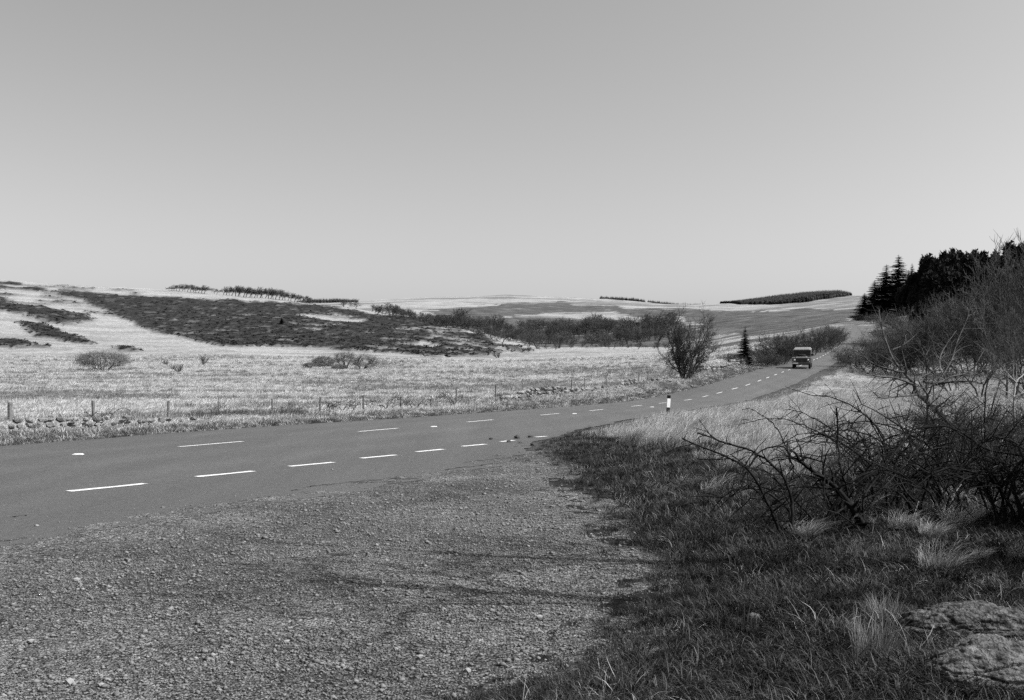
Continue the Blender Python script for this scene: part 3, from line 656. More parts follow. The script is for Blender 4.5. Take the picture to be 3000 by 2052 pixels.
# instancing for what nobody could count
def scatter(name, P, rot, scale, protos, label, sub=None):
    me = bpy.data.meshes.new(name + '_points'); me.from_pydata([], [], [])
    me.vertices.add(len(P)); me.vertices.foreach_set('co', np.asarray(P, np.float32).ravel())
    t = me.attributes.new('rot', 'FLOAT_VECTOR', 'POINT'); t.data.foreach_set('vector', np.asarray(rot, np.float32).ravel())
    t = me.attributes.new('scl', 'FLOAT_VECTOR', 'POINT'); t.data.foreach_set('vector', np.asarray(scale, np.float32).ravel())
    t = me.attributes.new('pick', 'INT', 'POINT'); t.data.foreach_set('value', rs.randint(0, len(protos), len(P)).astype(np.int32))
    o = link(name, me); c = bpy.data.collections.new(name + '_kinds')
    for k, m in enumerate(protos): c.objects.link(bpy.data.objects.new(name + '_kind', m))
    g = bpy.data.node_groups.new(name + '_scatter', 'GeometryNodeTree')
    g.interface.new_socket('Geometry', in_out='INPUT', socket_type='NodeSocketGeometry'); g.interface.new_socket('Geometry', in_out='OUTPUT', socket_type='NodeSocketGeometry')
    gi, go = g.nodes.new('NodeGroupInput'), g.nodes.new('NodeGroupOutput')
    ci = g.nodes.new('GeometryNodeCollectionInfo'); ci.inputs['Collection'].default_value = c; ci.inputs['Separate Children'].default_value = True; ci.inputs['Reset Children'].default_value = True
    io = g.nodes.new('GeometryNodeInstanceOnPoints'); io.inputs['Pick Instance'].default_value = True
    def na(n, ty):
        a = g.nodes.new('GeometryNodeInputNamedAttribute'); a.data_type = ty; a.inputs['Name'].default_value = n; return a.outputs['Attribute']
    g.links.new(gi.outputs[0], io.inputs['Points']); g.links.new(ci.outputs[0], io.inputs['Instance']); g.links.new(na('pick', 'INT'), io.inputs['Instance Index'])
    g.links.new(na('rot', 'FLOAT_VECTOR'), io.inputs['Rotation']); g.links.new(na('scl', 'FLOAT_VECTOR'), io.inputs['Scale']); g.links.new(io.outputs[0], go.inputs[0])
    md = o.modifiers.new('scatter', 'NODES'); md.node_group = g
    return tag(o, label, None, None, 'stuff')
def tuft(seed, n, h, r, w, lean=(0, 0), curve=.5, mat=None, seg=3):
    rng = np.random.RandomState(seed); V, Qd, Tt = [], [], []
    for k in range(n):
        a = rng.rand() * 6.28; q = r * math.sqrt(rng.rand()); b = np.array([q * math.cos(a), q * math.sin(a), -.02 * h])
        l = h * (.5 + .7 * rng.rand()); a2 = a + rng.normal(0, .8); out = np.array([math.cos(a2), math.sin(a2), 0]) * (.25 + .5 * rng.rand()) + np.array([lean[0], lean[1], 0])
        s = np.array([-math.sin(a2 + rng.normal(0, 1)), math.cos(a2), 0]); s /= np.linalg.norm(s) + 1e-6
        k0 = len(V)
        for i in range(seg):
            t = i / seg; p = b + np.array([0, 0, l * t * (1 - curve * .45 * t)]) + out * l * t * t * curve * 1.2 + out * l * t * .25
            ww = w * (1 - .6 * t) * (.7 + .6 * rng.rand()); V += [p - s * ww, p + s * ww]
        V.append(b + np.array([0, 0, l * (1 - curve * .5)]) + out * l * (curve * 1.2 + .25))
        for i in range(seg - 1): Qd.append((k0 + 2*i, k0 + 2*i + 1, k0 + 2*i + 3, k0 + 2*i + 2))
        Tt.append((k0 + 2*seg - 2, k0 + 2*seg - 1, k0 + 2*seg))
    m = mesh_np('tuft', np.array(V), [np.array(Qd), np.array(Tt)]); m.materials.append(mat); return m
def on_ground(u, D): 
    x = (u - U0) / F * D; return np.stack([x, D, ground(x, D)], -1)
def put(P): P = np.asarray(P); return P
def rots(n, full=True, tilt=.12): return np.stack([rs.normal(0, tilt, n), rs.normal(0, tilt, n), rs.rand(n) * 6.28 if full else rs.normal(0, .5, n)], -1)
def scl(n, lo, hi): a = lo + (hi - lo) * rs.rand(n) ** 1.5; return np.stack([a, a, a * (.8 + .4 * rs.rand(n))], -1)

M['rush_dark'] = blade_mat('roadside_blade', .03, .15)
# ---- verge grass on the near right
N = 52000
D = 4.2 * (30 / 4.2) ** (rs.rand(N) ** .9); u = 1050 + 2350 * rs.rand(N); x = (u - U0) / F * D
e = np.minimum(x - ge(D), np.where(D > 20, x - rr(D), 9)); k = (e > -.06 + .35 * np.maximum(fbm(x * 2.5, D * 2.5, 3) + .05, 0) - .55 * (rs.rand(N) < .05)) & (rs.rand(N) < .45 + .55 * sstep(-.15, .2, fbm(x * 1.3, D * 1.3, 4)))
x, D, e = x[k], D[k], e[k]
for bx_, by_, ra, rb in ((2.385, 4.95, .40, .30), (2.66, 5.75, .45, .30)):
    th = rs.rand(260) * 6.28; q_ = .88 + .25 * rs.rand(260); x = np.append(x, bx_ + np.cos(th) * ra * q_); D = np.append(D, by_ + np.sin(th) * rb * q_); e = np.append(e, np.full(260, 1.))
P = np.stack([x, D, ground(x, D)], -1); s_ = scl(len(x), .55, 1.5) * (0.6 + .4 * sstep(0, 1, e))[:, None] * (.85 + .02 * D)[:, None]
scatter('verge_grass', P, rots(len(x)), s_, [tuft(k, 24, .075 + .02 * k, .07, .0022, (.1, 0), .75 + .1 * k, M['grass_dark']) for k in range(4)] , 'short dark green verge grass at the lower right')
# dead pale stems among it
N = 9000
D = 4.3 * (26 / 4.3) ** rs.rand(N); u = 1100 + 2300 * rs.rand(N); x = (u - U0) / F * D
e = np.minimum(x - ge(D), np.where(D > 20, x - rr(D), 9)); k = (e > .3) & (fbm(x * .9 + 3, D * .9, 4) > -.02)
x, D = x[k], D[k]
scatter('dead_grass_stems', np.stack([x, D, ground(x, D)], -1), rots(len(x), tilt=.4), scl(len(x), .5, 1.4), [tuft(10 + k, 4, .12, .08, .0015, (.15, 0), 1.0, M['grass_pale']) for k in range(4)], 'thin dead pale stems lying through the dark verge grass')
# ---- tall dry grass on the bank by the road
N = 34000
D = 12 * (115 / 12.) ** (rs.rand(N) ** .8); u = 1560 + 1700 * rs.rand(N); x = (u - U0) / F * D; off = x - rr(D)
k = (off > .5 + .5 * rs.rand(N)) & (rs.rand(N) < .9 * sstep(-.32, .1, fbm(x * .35, D * .25, 4))) & (((x > 2.3 + 1.5 * fbm(x * .6, D * .6, 3)) & (D + 3.5 * rs.normal(0, 1, N) * .6 > 17.5 + 6 * fbm(x * .5 + 3, D * .5, 3) - 1.6 * sstep(3, 6, x))) | (D > 28 + 6 * fbm(x * .4, D * .4, 3)))
x, D, off = x[k], D[k], off[k]
scatter('dry_bank_grass', np.stack([x, D, ground(x, D)], -1), rots(len(x), False), scl(len(x), .5, 1.25) * ((.55 + .45 * sstep(.5, 3, off)) * (.5 + .5 * sstep(15, 21, D)))[:, None], [tuft(20 + k, 34, .46, .16, .0032, (.55, 0), .75, M['grass_pale']) for k in range(4)], 'tall pale dry grass leaning right on the bank beside the road')
# ---- the left verge
N = 16000
D = 20 * (125 / 20.) ** rs.rand(N); off = .05 + 3.2 * rs.rand(N) ** 1.3; x = rl(D) - off + .2 * fbm(D, D * 0, 3); k = np.abs(U0 + F * x / D - 1450) < 1700; x, D, off = x[k], D[k], off[k]
scatter('roadside_grass', np.stack([x, D, ground(x, D)], -1), rots(len(x)), scl(len(x), .5, 1.25) * (.5 + .5 * sstep(0, .6, off))[:, None], [tuft(30 + k, 24, .2, .16, .006, (.1, 0), .6, M['rush_dark' if k < 3 else 'grass_field']) for k in range(4)], 'mixed rough grass along the far edge of the road')
# ---- moor grass of the field
N = 90000
D = 27 * (240 / 27.) ** (rs.rand(N) ** .95); u = -250 + 2500 * rs.rand(N); x = (u - U0) / F * D; k = (x < rl(D) - 1.6) & (rs.rand(N) < .75); x, D = x[k], D[k]
Pz = np.stack([x, D, ground(x, D)], -1); vv = VH + (EYE - Pz[:, 2]) * F / D; uu = U0 + F * x / D
bd = lambda v0, h: np.exp(-((vv + 6 * fbm(x * .05, D * .05, 5) - v0) / h) ** 2)
n3p = fbm(x * .25, D * .25, 4)
rw = bd(1166, 9) * (1 - sstep(330, 620, uu)) + bd(1142 - (uu - 1000) * .012, 5) * sstep(900, 1150, uu) + .8 * bd(1088, 10) * sstep(1350, 1550, uu) + .7 * bd(1125, 18) * sstep(760, 1000, uu) * (n3p > -.02) + .5 * (fbm(x * .09 + 7, D * .16, 4) > .16) + .3 * bd(1112, 30) * (n3p > .1)
isr = rs.rand(len(x)) < np.clip(rw, 0, .8)
a = ~isr; sc_ = scl(a.sum(), .55, 1.3) * (.75 + D[a] / 160)[:, None]
scatter('moor_grass', Pz[a], rots(a.sum(), False), sc_, [tuft(40 + k, 30, .22, .30, .010, (.35, 0), .8, M['grass_field'], 2) for k in range(4)], 'pale dry moor grass covering the whole field')
scatter('rushes', Pz[isr], rots(isr.sum()), scl(isr.sum(), .5, 1.15) * (.75 + D[isr] / 200)[:, None], [tuft(50 + k, 30, .34, .2, .009, (.1, 0), .35, M['rush'], 2) for k in range(3)], 'dark bands of rushes running through the pale field')
# ---- heather on the hillside
def clump(seed, n, mat, w=.16):
    rng = np.random.RandomState(seed); V, T = [], []
    for k in range(n):
        a, b = rng.rand() * 6.28, rng.rand(); d = np.array([math.cos(a) * math.sqrt(1 - b*b), math.sin(a) * math.sqrt(1 - b*b), b * .8 + .05]); p = d * (.55 + .5 * rng.rand())
        q = rng.normal(0, w, (3, 3)) + p; i0 = len(V); V += list(q); T.append((i0, i0 + 1, i0 + 2))
    m = mesh_np('clump', np.array(V), [np.array(T)]); m.materials.append(mat); return m
hv = np.nonzero(heath.ravel() > .5)[0]; hv = hv[(Dg.ravel()[hv] < 740)]; hv = rs.choice(hv, min(60000, len(hv)), False)
P = np.stack([X.ravel()[hv] + rs.normal(0, .5, len(hv)), Dg.ravel()[hv] + rs.normal(0, .8, len(hv)), Zt.ravel()[hv] - .35], -1)
sc_ = scl(len(hv), .4, 1.25); sc_[:, 2] *= .6
scatter('heather', P, rots(len(hv), True, .05), sc_, [clump(k, 60, M['heather'], .2) for k in range(3)], 'dark heather and bracken covering the left hillside')
# ------------------------------------------------------------------ road markings and studs
def flat_at(u, v):
    D = EYE * F / (v - VH)
    for _ in range(4):
        x = (u - U0) / F * D; D = (EYE - float(road_z(np.array([x]), np.array([D]))[0])) * F / (v - VH)
    return (u - U0) / F * D, D
def dash(name, a, b, w):
    n = 8; t = np.linspace(0, 1, n); x = a[0] + (b[0] - a[0]) * t; y = a[1] + (b[1] - a[1]) * t
    d = np.array([b[0] - a[0], b[1] - a[1]]); d /= np.linalg.norm(d); nx, ny = -d[1] * w / 2, d[0] * w / 2
    wob = 1 + .12 * rs.normal(0, 1, n)
    Lp = np.stack([x + nx * wob, y + ny * wob], -1); Rp = np.stack([x - nx, y - ny], -1)
    P = np.concatenate([Lp, Rp]); z = road_z(P[:, 0], P[:, 1]) + .006
    k = np.arange(n - 1); Q = np.stack([k + n, k + n + 1, k + 1, k], -1)
    return link(name, mesh_np(name, np.column_stack([P, z]), [Q]), M['paint'], road)
for Dm in [11, 16.4, 22.1, 27.8, 33.3, 38.9, 43.6, 49.6, 54, 58.5, 63.1, 67.4, 72, 76.3, 81, 85, 89.5, 94, 98.5, 103, 108, 113, 118, 122, 126, 130, 134, 138.5, 143, 148, 153, 158, 163, 168, 174, 180, 186, 193, 200, 208, 216, 225, 235, 245, 255]:
    l = .86 if Dm < 80 else .8
    dash('centre_line_dash', (float(rc(Dm - l)), Dm - l), (float(rc(Dm + l)), Dm + l), .11 if Dm < 50 else .095)
for (a, b, c, d) in [(202,1440.7,426,1418), (577,1398,742,1381.5), (848,1367.5,977,1355.4), (1058,1343.7,1159,1334), (1221,1324.7,1300,1317), (1355,1308.7,1422,1302.4), (1468,1295,1505,1291), (1570,1281.5,1600,1279)]:
    dash('edge_line_dash', flat_at(a, b), flat_at(c, d), .15)
for (u_, v_) in [(229, 1332.5), (1271, 1251), (1683, 1213), (1910, 1193.5)]:
    x, D = flat_at(u_, v_); b = MB(); b.box(-.10, .10, -.05, .05, 0, .02, .03, .02)
    o = b.build('road_stud', M['paint'], road); o.location = (x, D, float(road_z(np.array([x]), np.array([D]))[0]) + .003)

M['tar'] = noise_mat('tar_seam', .012, .04, 9, .8, .2)
for pts, w in (([(1300,1378),(1340,1372),(1400,1366),(1440,1360),(1490,1357)], .05), ([(1355,1356),(1400,1350),(1440,1346),(1490,1343)], .035), ([(850,1440),(900,1428),(960,1420),(1060,1410),(1150,1404),(1235,1404)], .045), ([(30,1516),(80,1511)], .02)):
    P = [flat_at(a, b) for a, b in pts]; L2 = []
    for k in range(len(P) - 1):
        for t_ in np.linspace(0, 1, 9)[:-1]: L2.append((P[k][0] + (P[k+1][0] - P[k][0]) * t_ + rs.normal(0, .02), P[k][1] + (P[k+1][1] - P[k][1]) * t_ + rs.normal(0, .04)))
    L2 = np.array(L2); n = len(L2); ww = w * np.clip(rs.rand(n) * 1.4, .15, 1); Pv = np.concatenate([L2 + np.stack([0 * ww, ww], -1), L2 - np.stack([0 * ww, ww], -1)]); k = np.arange(n - 1)
    link('crack', mesh_np('crack', np.column_stack([Pv, road_z(Pv[:, 0], Pv[:, 1]) + .004]), [np.stack([k + n, k + n + 1, k + 1, k], -1)]), M['tar'], road)
# cracks and dirt where tarmac breaks into gravel stay in the gravel sheet; mud clods are things
import bmesh
def rock_mesh(seed, sub=1, jit=.28, flat=.75):
    bm = bmesh.new(); bmesh.ops.create_icosphere(bm, subdivisions=sub, radius=1); r_ = random.Random(seed)
    for v in bm.verts:
        k = 1 + jit * (r_.random() * 2 - 1); v.co = Vector((v.co.x * k * 1.15, v.co.y * k, v.co.z * k * flat))
    me = bpy.data.meshes.new('rock'); bm.to_mesh(me); bm.free(); return me
ROCK = [rock_mesh(k) for k in range(6)]
for m in ROCK: m.materials.append(M['stone'])
ROCKD = [m.copy() for m in ROCK[:3]]
M['mud'] = noise_mat('mud', .02, .07, 8, 1, .05)
M['white_stone'] = noise_mat('quartz', .14, .27, 8, .9, .2)
for m in ROCKD: m.materials.clear(); m.materials.append(M['mud'])
ROCKW = [m.copy() for m in ROCK[3:6]]
for m in ROCKW: m.materials.clear(); m.materials.append(M['white_stone'])
for (u_, v_, s_, l_) in [(1439,1288,.11,'leftmost dark mud clod on the road by the grass corner'), (1515,1285,.16,'largest dark mud clod beside the broken edge line'), (1553,1282,.13,'dark mud clod next to the last broken edge dash'), (1492,1296,.09,'small flat mud clod lying on a broken edge dash'), (1562,1306,.15,'dark earth lump at the tip of the verge grass')]:
    x, D = flat_at(u_, v_); o = tag(link('mud_clod', ROCKD[int(u_) % 3]), l_, 'mud', 'mud clods by the grass corner')
    o.location = (x, D, .03); o.scale = (s_ * .7, s_ * .5, s_ * .6); o.rotation_euler = (0, 0, rs.rand() * 6)
for k, (u_, v_, s_, l_) in enumerate([(225,1699,.034,'white stone lying on the gravel below the road at left'), (90,1879,.03,'white stone on the gravel near the left edge'), (205,1996,.034,'white stone low on the gravel at bottom left'), (296,2006,.022,'small white pebble right of the bottom-left white stone'),
        (1580,1808,.03,'pale round stone on gravel below the long shadow'), (660,1500+505*.43,.02,'small pale pebble in the middle of the gravel'), (500,1785,.026,'pale flat stone left of the middle of the gravel'), (1230,1925,.03,'pale angular stone low on the gravel at centre'), (1372,1963,.026,'pale stone beside the grass at bottom centre'), (1560,1765,.022,'small pale stone just below the branch shadow'), (840,1880,.024,'pale pebble on the gravel below centre left')]):
    x, D = flat_at(u_, v_); o = tag(link('loose_stone', ROCKW[k % 3]), l_, 'stone', 'pale loose stones on the gravel'); s_ *= .72; o.location = (x, D, s_ * .3 + .006); o.scale = (s_, s_, s_); o.rotation_euler = (0, 0, k)

# ------------------------------------------------------------------ dry stone walls
def wall(name, label, pts, hgt, thick, size, seed, gap=.12):
    r_ = np.random.RandomState(seed); a = np.array(pts, float); seg = np.linalg.norm(np.diff(a, axis=0), axis=1); cum = np.concatenate([[0], np.cumsum(seg)])
    root = empty(name, (a[0][0], a[0][1], g1(*a[0]))); tag(root, label, 'wall'); n = 0
    courses = max(2, int(round(hgt / (size * .85))))
    for c in range(courses):
        s = r_.rand() * size
        while s < cum[-1]:
            w = size * (.65 + .8 * r_.rand()); x = np.interp(s + w / 2, cum, a[:, 0]); y = np.interp(s + w / 2, cum, a[:, 1])
            hh = hgt * (.55 + .6 * vnoise(s * .35 + seed * 7, 0.5))
            if (c + .6) * size * .8 < hh * 1.15 + .05 and r_.rand() > gap:
                o = link('stone', ROCK[r_.randint(6)], None, root)
                o.location = (x + r_.normal(0, thick * .25) - root.location.x, y + r_.normal(0, thick * .25) - root.location.y, g1(x, y) + (c + .42) * size * .78 - root.location.z)
                o.scale = (w * .56, size * .5, size * (.42 + .15 * r_.rand())); o.rotation_euler = (r_.normal(0, .2), r_.normal(0, .2), math.atan2(a[-1][1] - a[0][1], a[-1][0] - a[0][0]) + r_.normal(0, .3)); n += 1
            s += w * 1.02
    return n
fl = lambda u_, v_: flat_at(u_, v_)
wall('dry_stone_wall', 'low tumbled dry stone wall along the verge at far left', [fl(-160, 1284), fl(0, 1274), fl(250, 1262), fl(420, 1255), fl(640, 1240)], .52, .34, .19, 5, .1)
lw = lambda D, off: (float(rl(D)) - off, D)
wall('dry_stone_wall', 'low overgrown stone wall left of the big hawthorn', [lw(50, 3.2), lw(58, 3.1), lw(66, 3.0), lw(74, 2.8)], .55, .3, .24, 6, .12)
wall('dry_stone_wall', 'short pale stone wall right of the hawthorn', [lw(86, 2.7), lw(93, 2.5), lw(101, 2.4), lw(105, 2.4)], .85, .35, .32, 9, .05)

# ------------------------------------------------------------------ wire fence
fr = empty('wire_fence', at(30, 31.5)); tag(fr, 'post and wire fence between the road and the pale field', 'fence')
POSTS = [(-215,29,.13,1.0),(30,31.5,.15,.92),(275,33.2,.11,.98),(493,36,.09,.85),(640,38,.035,1.0),(799,39.5,.075,.85),(937,41,.085,.98),(1065,42,.08,.98),(1175,44,.075,.85),(1262,46.5,.08,.82),(1337,48.5,.085,1.0),(1451,53,.085,.98),(1530,56,.04,1.15),(1600,58.5,.05,1.1),(1676,62,.08,1.05),(1712,64,.05,1.0),(1777,68,.08,1.1),(1871,75,.08,1.15),(1898,77.5,.085,1.2)]
tops = []
for (u_, D, w, h) in POSTS:
    h *= .78; p = at(u_, D); b = MB(); rr_ = w / 2; b.lathe([(-.25, rr_), (h * .5, rr_ * 1.03), (h - .02, rr_ * .98), (h, rr_ * .8)], 'z', 9)
    o = b.build('post' if w > .05 else 'stake', M['wood'], fr); o.location = (p[0] - fr.location.x, p[1] - fr.location.y, p[2] - fr.location.z); o.rotation_euler = (rs.normal(0, .03), rs.normal(0, .045), rs.rand() * 3)
    tops.append((p, h))
for q in (.92, .62, .34):
    ln = []
    for (p, h), (p2, h2) in zip(tops[:-1], tops[1:]):
        A, B = np.array(p) + [0, -.06, min(h, 1) * q], np.array(p2) + [0, -.06, min(h2, 1) * q]; t = np.linspace(0, 1, 7)[:, None]
        ln.append((A * (1 - t) + B * t - np.array([0, 0, 1]) * .04 * np.sin(t * math.pi) - np.array(fr.location), np.full(7, .0035)))
    link('wire', tube_mesh('wire', ln, 3), M['wire'], fr)

# ------------------------------------------------------------------ marker post
M['black'] = plain('black_plastic', .012, .5, .3); M['white'] = plain('white_sheeting', .72, .45, .4)
p = at(1956, 38.2); mp = empty('marker_post', (p[0], p[1], p[2] - .05), R(8)); mp.rotation_euler[1] = R(3.5)
tag(mp, 'slim black and white roadside marker post in the verge', 'marker post')
def mpart(n, z0, z1, w, m):
    b = MB(); b.box(-w, w, -.035, .035, z0, z1); return b.build(n, M[m], mp, bevel=.008)
mpart('post', -.2, .84, .062, 'black'); b = MB(); b.box(-.064, .064, -.0375, .0375, .38, .72); b.build('reflective_band', M['white'], mp); mpart('cap', .725, .85, .066, 'black')

# ------------------------------------------------------------------ the old four-wheel-drive coming down the road
M['body'] = plain('grey_paint', .075, .45, .4); M['roofp'] = plain('pale_roof_paint', .15, .6, .3); M['glass'] = plain('dark_glass', .006, .15, .6)
M['tyre'] = plain('tyre', .018, .9, .1); M['rim'] = plain('rim', .12, .5, .4); M['lamp'] = plain('lamp_glass', .6, .15, .6); M['grille'] = plain('grille', .05, .7, .2); M['frontp'] = plain('bonnet_paint', .10, .5, .35)
cx, cd = (2350.5 - U0) / F * 102.6, 102.6
car = empty('off_road_car', (cx, cd, float(road_z(np.array([cx]), np.array([cd]))[0]))); car.rotation_euler = (R(3.2), 0, R(-19)); car.scale = (1.06, 1.06, 1.06)
tag(car, 'boxy old off-road car with pale roof and bonnet spare wheel driving down the road', 'car')
def arc(cy, r, z0, n=8): return [(cy + r * math.cos(math.pi * k / n), z0 + r * math.sin(math.pi * k / n)) for k in range(n, -1, -1)]
b = MB()
side = [(-.62, .48)] + [(.72, .48)] + arc(1.22, .47, .48) + [(1.72, .48), (2.02, .5), (2.02, 1.14), (-.62, 1.14)]
for s in (-1, 1):
    b.prism(side, s * .80, s * .86)
    b.prism([(-1.93, .58)] + arc(-1.28, .47, .50) + [(-.62, .48), (-.62, 1.10), (-1.93, 1.06)], s * .48, s * .86)
b.box(-.8, .8, 1.96, 2.0, .5, 1.14); b.box(-.8, .8, -.62, 2.0, .50, .56); b.box(-.8, .8, -.66, -.58, .6, 1.16)
body = b.build('body', M['body'], car, bevel=.02)
b = MB(); b.prism([(-1.9, .98), (-1.9, 1.09), (-1.8, 1.14), (-.64, 1.18), (-.64, .98)], -.50, .50); b.build('bonnet', M['frontp'], car, bevel=.025)
b = MB(); b.box(-.47, .47, -1.86, -1.80, .55, .985)
for k in range(9): b.box(-.42, .42, -1.872, -1.855, .60 + k * .04, .615 + k * .04)
b.build('grille', M['grille'], car)
b = MB(); b.box(-.52, .52, -1.9, 1.9, .40, .52); b.box(-.7, .7, -1.34, -1.22, .36, .46); b.box(-.7, .7, 1.16, 1.28, .36, .46); b.build('chassis', M['black'], car)
b = MB(); b.box(-.84, .84, -2.06, -1.97, .50, .60); b.build('bumper', M['body'], car, bevel=.015)
b = MB(); b.box(-.80, -.28, -2.075, -2.062, .50, .61); b.build('number_plate', M['white'], car)
for s in (-1, 1):
    b = MB(); b.lathe([(-1.99, .05), (-1.985, .088), (-1.945, .092), (-1.92, .092)], 'y', 18, (s * .62, 0, .86)); h = b.build('headlight', M['lamp'], car, True)
    b = MB(); b.lathe([(-1.955, .092), (-1.955, .125), (-1.925, .13)], 'y', 18, (s * .62, 0, .86)); b.build('lamp_surround', M['black'], h, True)
    b = MB(); b.lathe([(-1.965, .02), (-1.96, .035), (-1.93, .036)], 'y', 10, (s * .76, 0, .72)); b.build('side_light', M['lamp'], car, True)
    b = MB(); b.box(s * .93 - .02, s * .93 + .02, -1.12, -1.10, 1.08, 1.3); b.box(s * .98 - .12, s * .98 + .12, -1.16, -1.10, 1.22, 1.42); b.build('wing_mirror', M['black'], car, bevel=.01)
    b = MB(); b.box(s * .862 - .006, s * .862 + .006, -.55, .32, .58, 1.12); dr = b.build('door', M['body'], car, bevel=.004)
    b = MB(); b.box(s * .8 - .012, s * .8 + .012, -.46, .28, 1.20, 1.66); b.build('window', M['glass'], dr)
    b = MB(); b.box(s * .878 - .012, s * .878 + .012, .18, .27, 1.02, 1.05); b.build('handle', M['black'], dr)
    b = MB(); b.box(s * .8 - .012, s * .8 + .012, .55, 1.75, 1.28, 1.62); b.build('side_window', M['glass'], car)
b = MB(); b.box(-.30, .30, 2.0, 2.02, 1.25, 1.6); b.build('rear_window', M['glass'], car)
b = MB()                                                     # hard top: pillars, sides, header
for s in (-1, 1): b.box(s * .79 - .02, s * .79 + .02, .30, 2.0, 1.14, 1.74); b.box(s * .79 - .03, s * .79 + .03, -.62, -.50, 1.14, 1.74)
b.box(-.79, .79, 1.96, 2.0, 1.14, 1.74); b.box(-.8, .8, -.62, -.56, 1.16, 1.24); b.box(-.8, .8, -.60, -.54, 1.68, 1.76); b.box(-.03, .03, -.62, -.57, 1.24, 1.68)
b.build('hard_top', M['body'], car, bevel=.008)
b = MB(); b.prism([(-.66, 1.76), (-.62, 1.84), (-.40, 1.95), (1.7, 1.97), (1.98, 1.88), (2.03, 1.76)], -.74, .74); b.prism([(-.64, 1.755), (-.55, 1.86), (1.9, 1.86), (2.02, 1.755)], -.82, .82); b.build('roof', M['roofp'], car, bevel=.05)
for s in (-1, 1):
    b = MB(); b.box(.05 if s > 0 else -.74, .74 if s > 0 else -.05, -.615, -.60, 1.25, 1.67); b.build('windscreen', M['glass'], car)
def wheel(loc, axis, nm):
    b = MB(); b.lathe([(-.09, .22), (-.105, .33), (-.07, .385), (.07, .385), (.105, .33), (.09, .22)], axis, 26, loc); t_ = b.build('tyre', M['tyre'], None, True)
    b = MB(); b.lathe([(-.07, .06), (-.08, .12), (-.03, .15), (-.085, .235), (.085, .235), (.03, .15), (.08, .12), (.07, .06)], axis, 20, loc); r_ = b.build('rim', M['rim'], None, True)
    w = empty(nm, (0, 0, 0)); w.parent = car; t_.parent = w; r_.parent = w; return w
for s in (-1, 1):
    for y_ in (-1.28, 1.22): wheel((s * .74, y_, .385), 'x', 'wheel')
wheel((0, -1.02, 1.26), 'z', 'spare_wheel')

# ------------------------------------------------------------------ trees and shrubs of the field
def up(u_, v_, a, b): return unproj(u_, v_, a, b)
def pl(name, key, u_, v_, hpx, wpx, label, cat, group=None, d=(60, 330), rot=None, D=None):
    p = at(u_, D) if D else up(u_, v_, *d); k = p[1] / F
    return plant(name, key, p, hpx * k, label, cat, group, None if wpx is None else wpx * k, rot)
pl('willow_bush', 'dome', 300, 1085, 72, 138, 'wide dome-shaped bare bush standing alone in the pale field', 'bush', rot=0)
pl('sapling', 'vase', 596, 1070, 36, 30, 'small upright fan-shaped bare bush in the pale field', 'bush', rot=0)
pl('sapling', 'vase', 487, 1070, 20, 22, 'tiny wispy sapling left of the fan-shaped bush', 'bush')
pl('sapling', 'vase', 523, 1091, 32, 38, 'thin wispy sapling below the tiny one in the field', 'bush')
pl('round_bush', 'round', 948, 1077, 42, 60, 'rounded grey bush beside the pair of spreading trees', 'bush', rot=0)
pl('scrub_bush', 'round', 908, 1078, 20, 36, 'low scrubby bush left of the rounded grey bush', 'bush')
pl('spreading_tree', 'spread', 1008, 1081, 60, 58, 'small spreading bare tree, left one of the pair in the field', 'tree', rot=0)
pl('leaning_tree', 'leaner', 1058, 1084, 54, 74, 'low leaning bare tree, right one of the pair in the field', 'tree', rot=0)
pl('scrub_bush', 'round', 995, 1083, 20, 44, 'low bush at the foot of the left spreading tree', 'bush')
pl('sapling', 'vase', 1458, 1050, 26, 26, 'faint wispy sapling at the far edge of the bright field', 'bush')
pl('dark_fir', 'spruce2', 825, 956, 26, 22, 'small black fir tree alone on the heather slope', 'tree', d=(330, 640))
pl('dark_bush', 'shrub0', 873, 946, 9, 12, 'tiny dark bush right of the black fir on the heather', 'bush', d=(330, 640))

# ridge trees along the skyline of the left hill
def crest(u_, a=480, b=800):
    D = np.linspace(a, b, 200); v = vrow((u_ - U0) / F * D, D); return float(D[np.argmin(v)])
ru = list(np.arange(486, 602, 8.0)) + [628, 634, 655, 662, 672, 679, 690, 697, 703, 714, 720, 731, 738, 746, 753, 762, 768, 777, 786, 793, 800, 808, 818, 826, 835, 843, 852, 862, 876, 885, 899]
for k, u_ in enumerate(ru):
    D = crest(u_) - 5 + rs.normal(0, 3); h = float(np.interp(u_, [480, 500, 540, 600, 630, 670, 700, 800, 900], [6, 16, 24, 24, 17, 31, 33, 32, 22])) * (.85 + .25 * rs.rand())
    pl('ridge_tree', 'ridge%d' % (k % 4), u_, 0, h, h * 1.1, 'wind-bent bare tree in the left clump on the hill skyline' if u_ < 610 else 'wind-bent bare tree in the straggling row along the hill skyline', 'tree', 'left clump of skyline trees' if u_ < 610 else 'straggling row of skyline trees', D=D, rot=rs.normal(0, .3))
for k, (u_, h, l_) in enumerate([(1006, 24, 'rounded bare tree left of the larger one behind the hill shoulder'), (1045, 32, 'largest rounded bare tree at the hill shoulder against the far slope'), (915, 17, 'flat-topped bare tree at the right end of the skyline row')]):
    pl('ridge_tree', 'wood%d' % k, u_, 0, h, h * 1.05, l_, 'tree', D=crest(u_) + 4, rot=0)
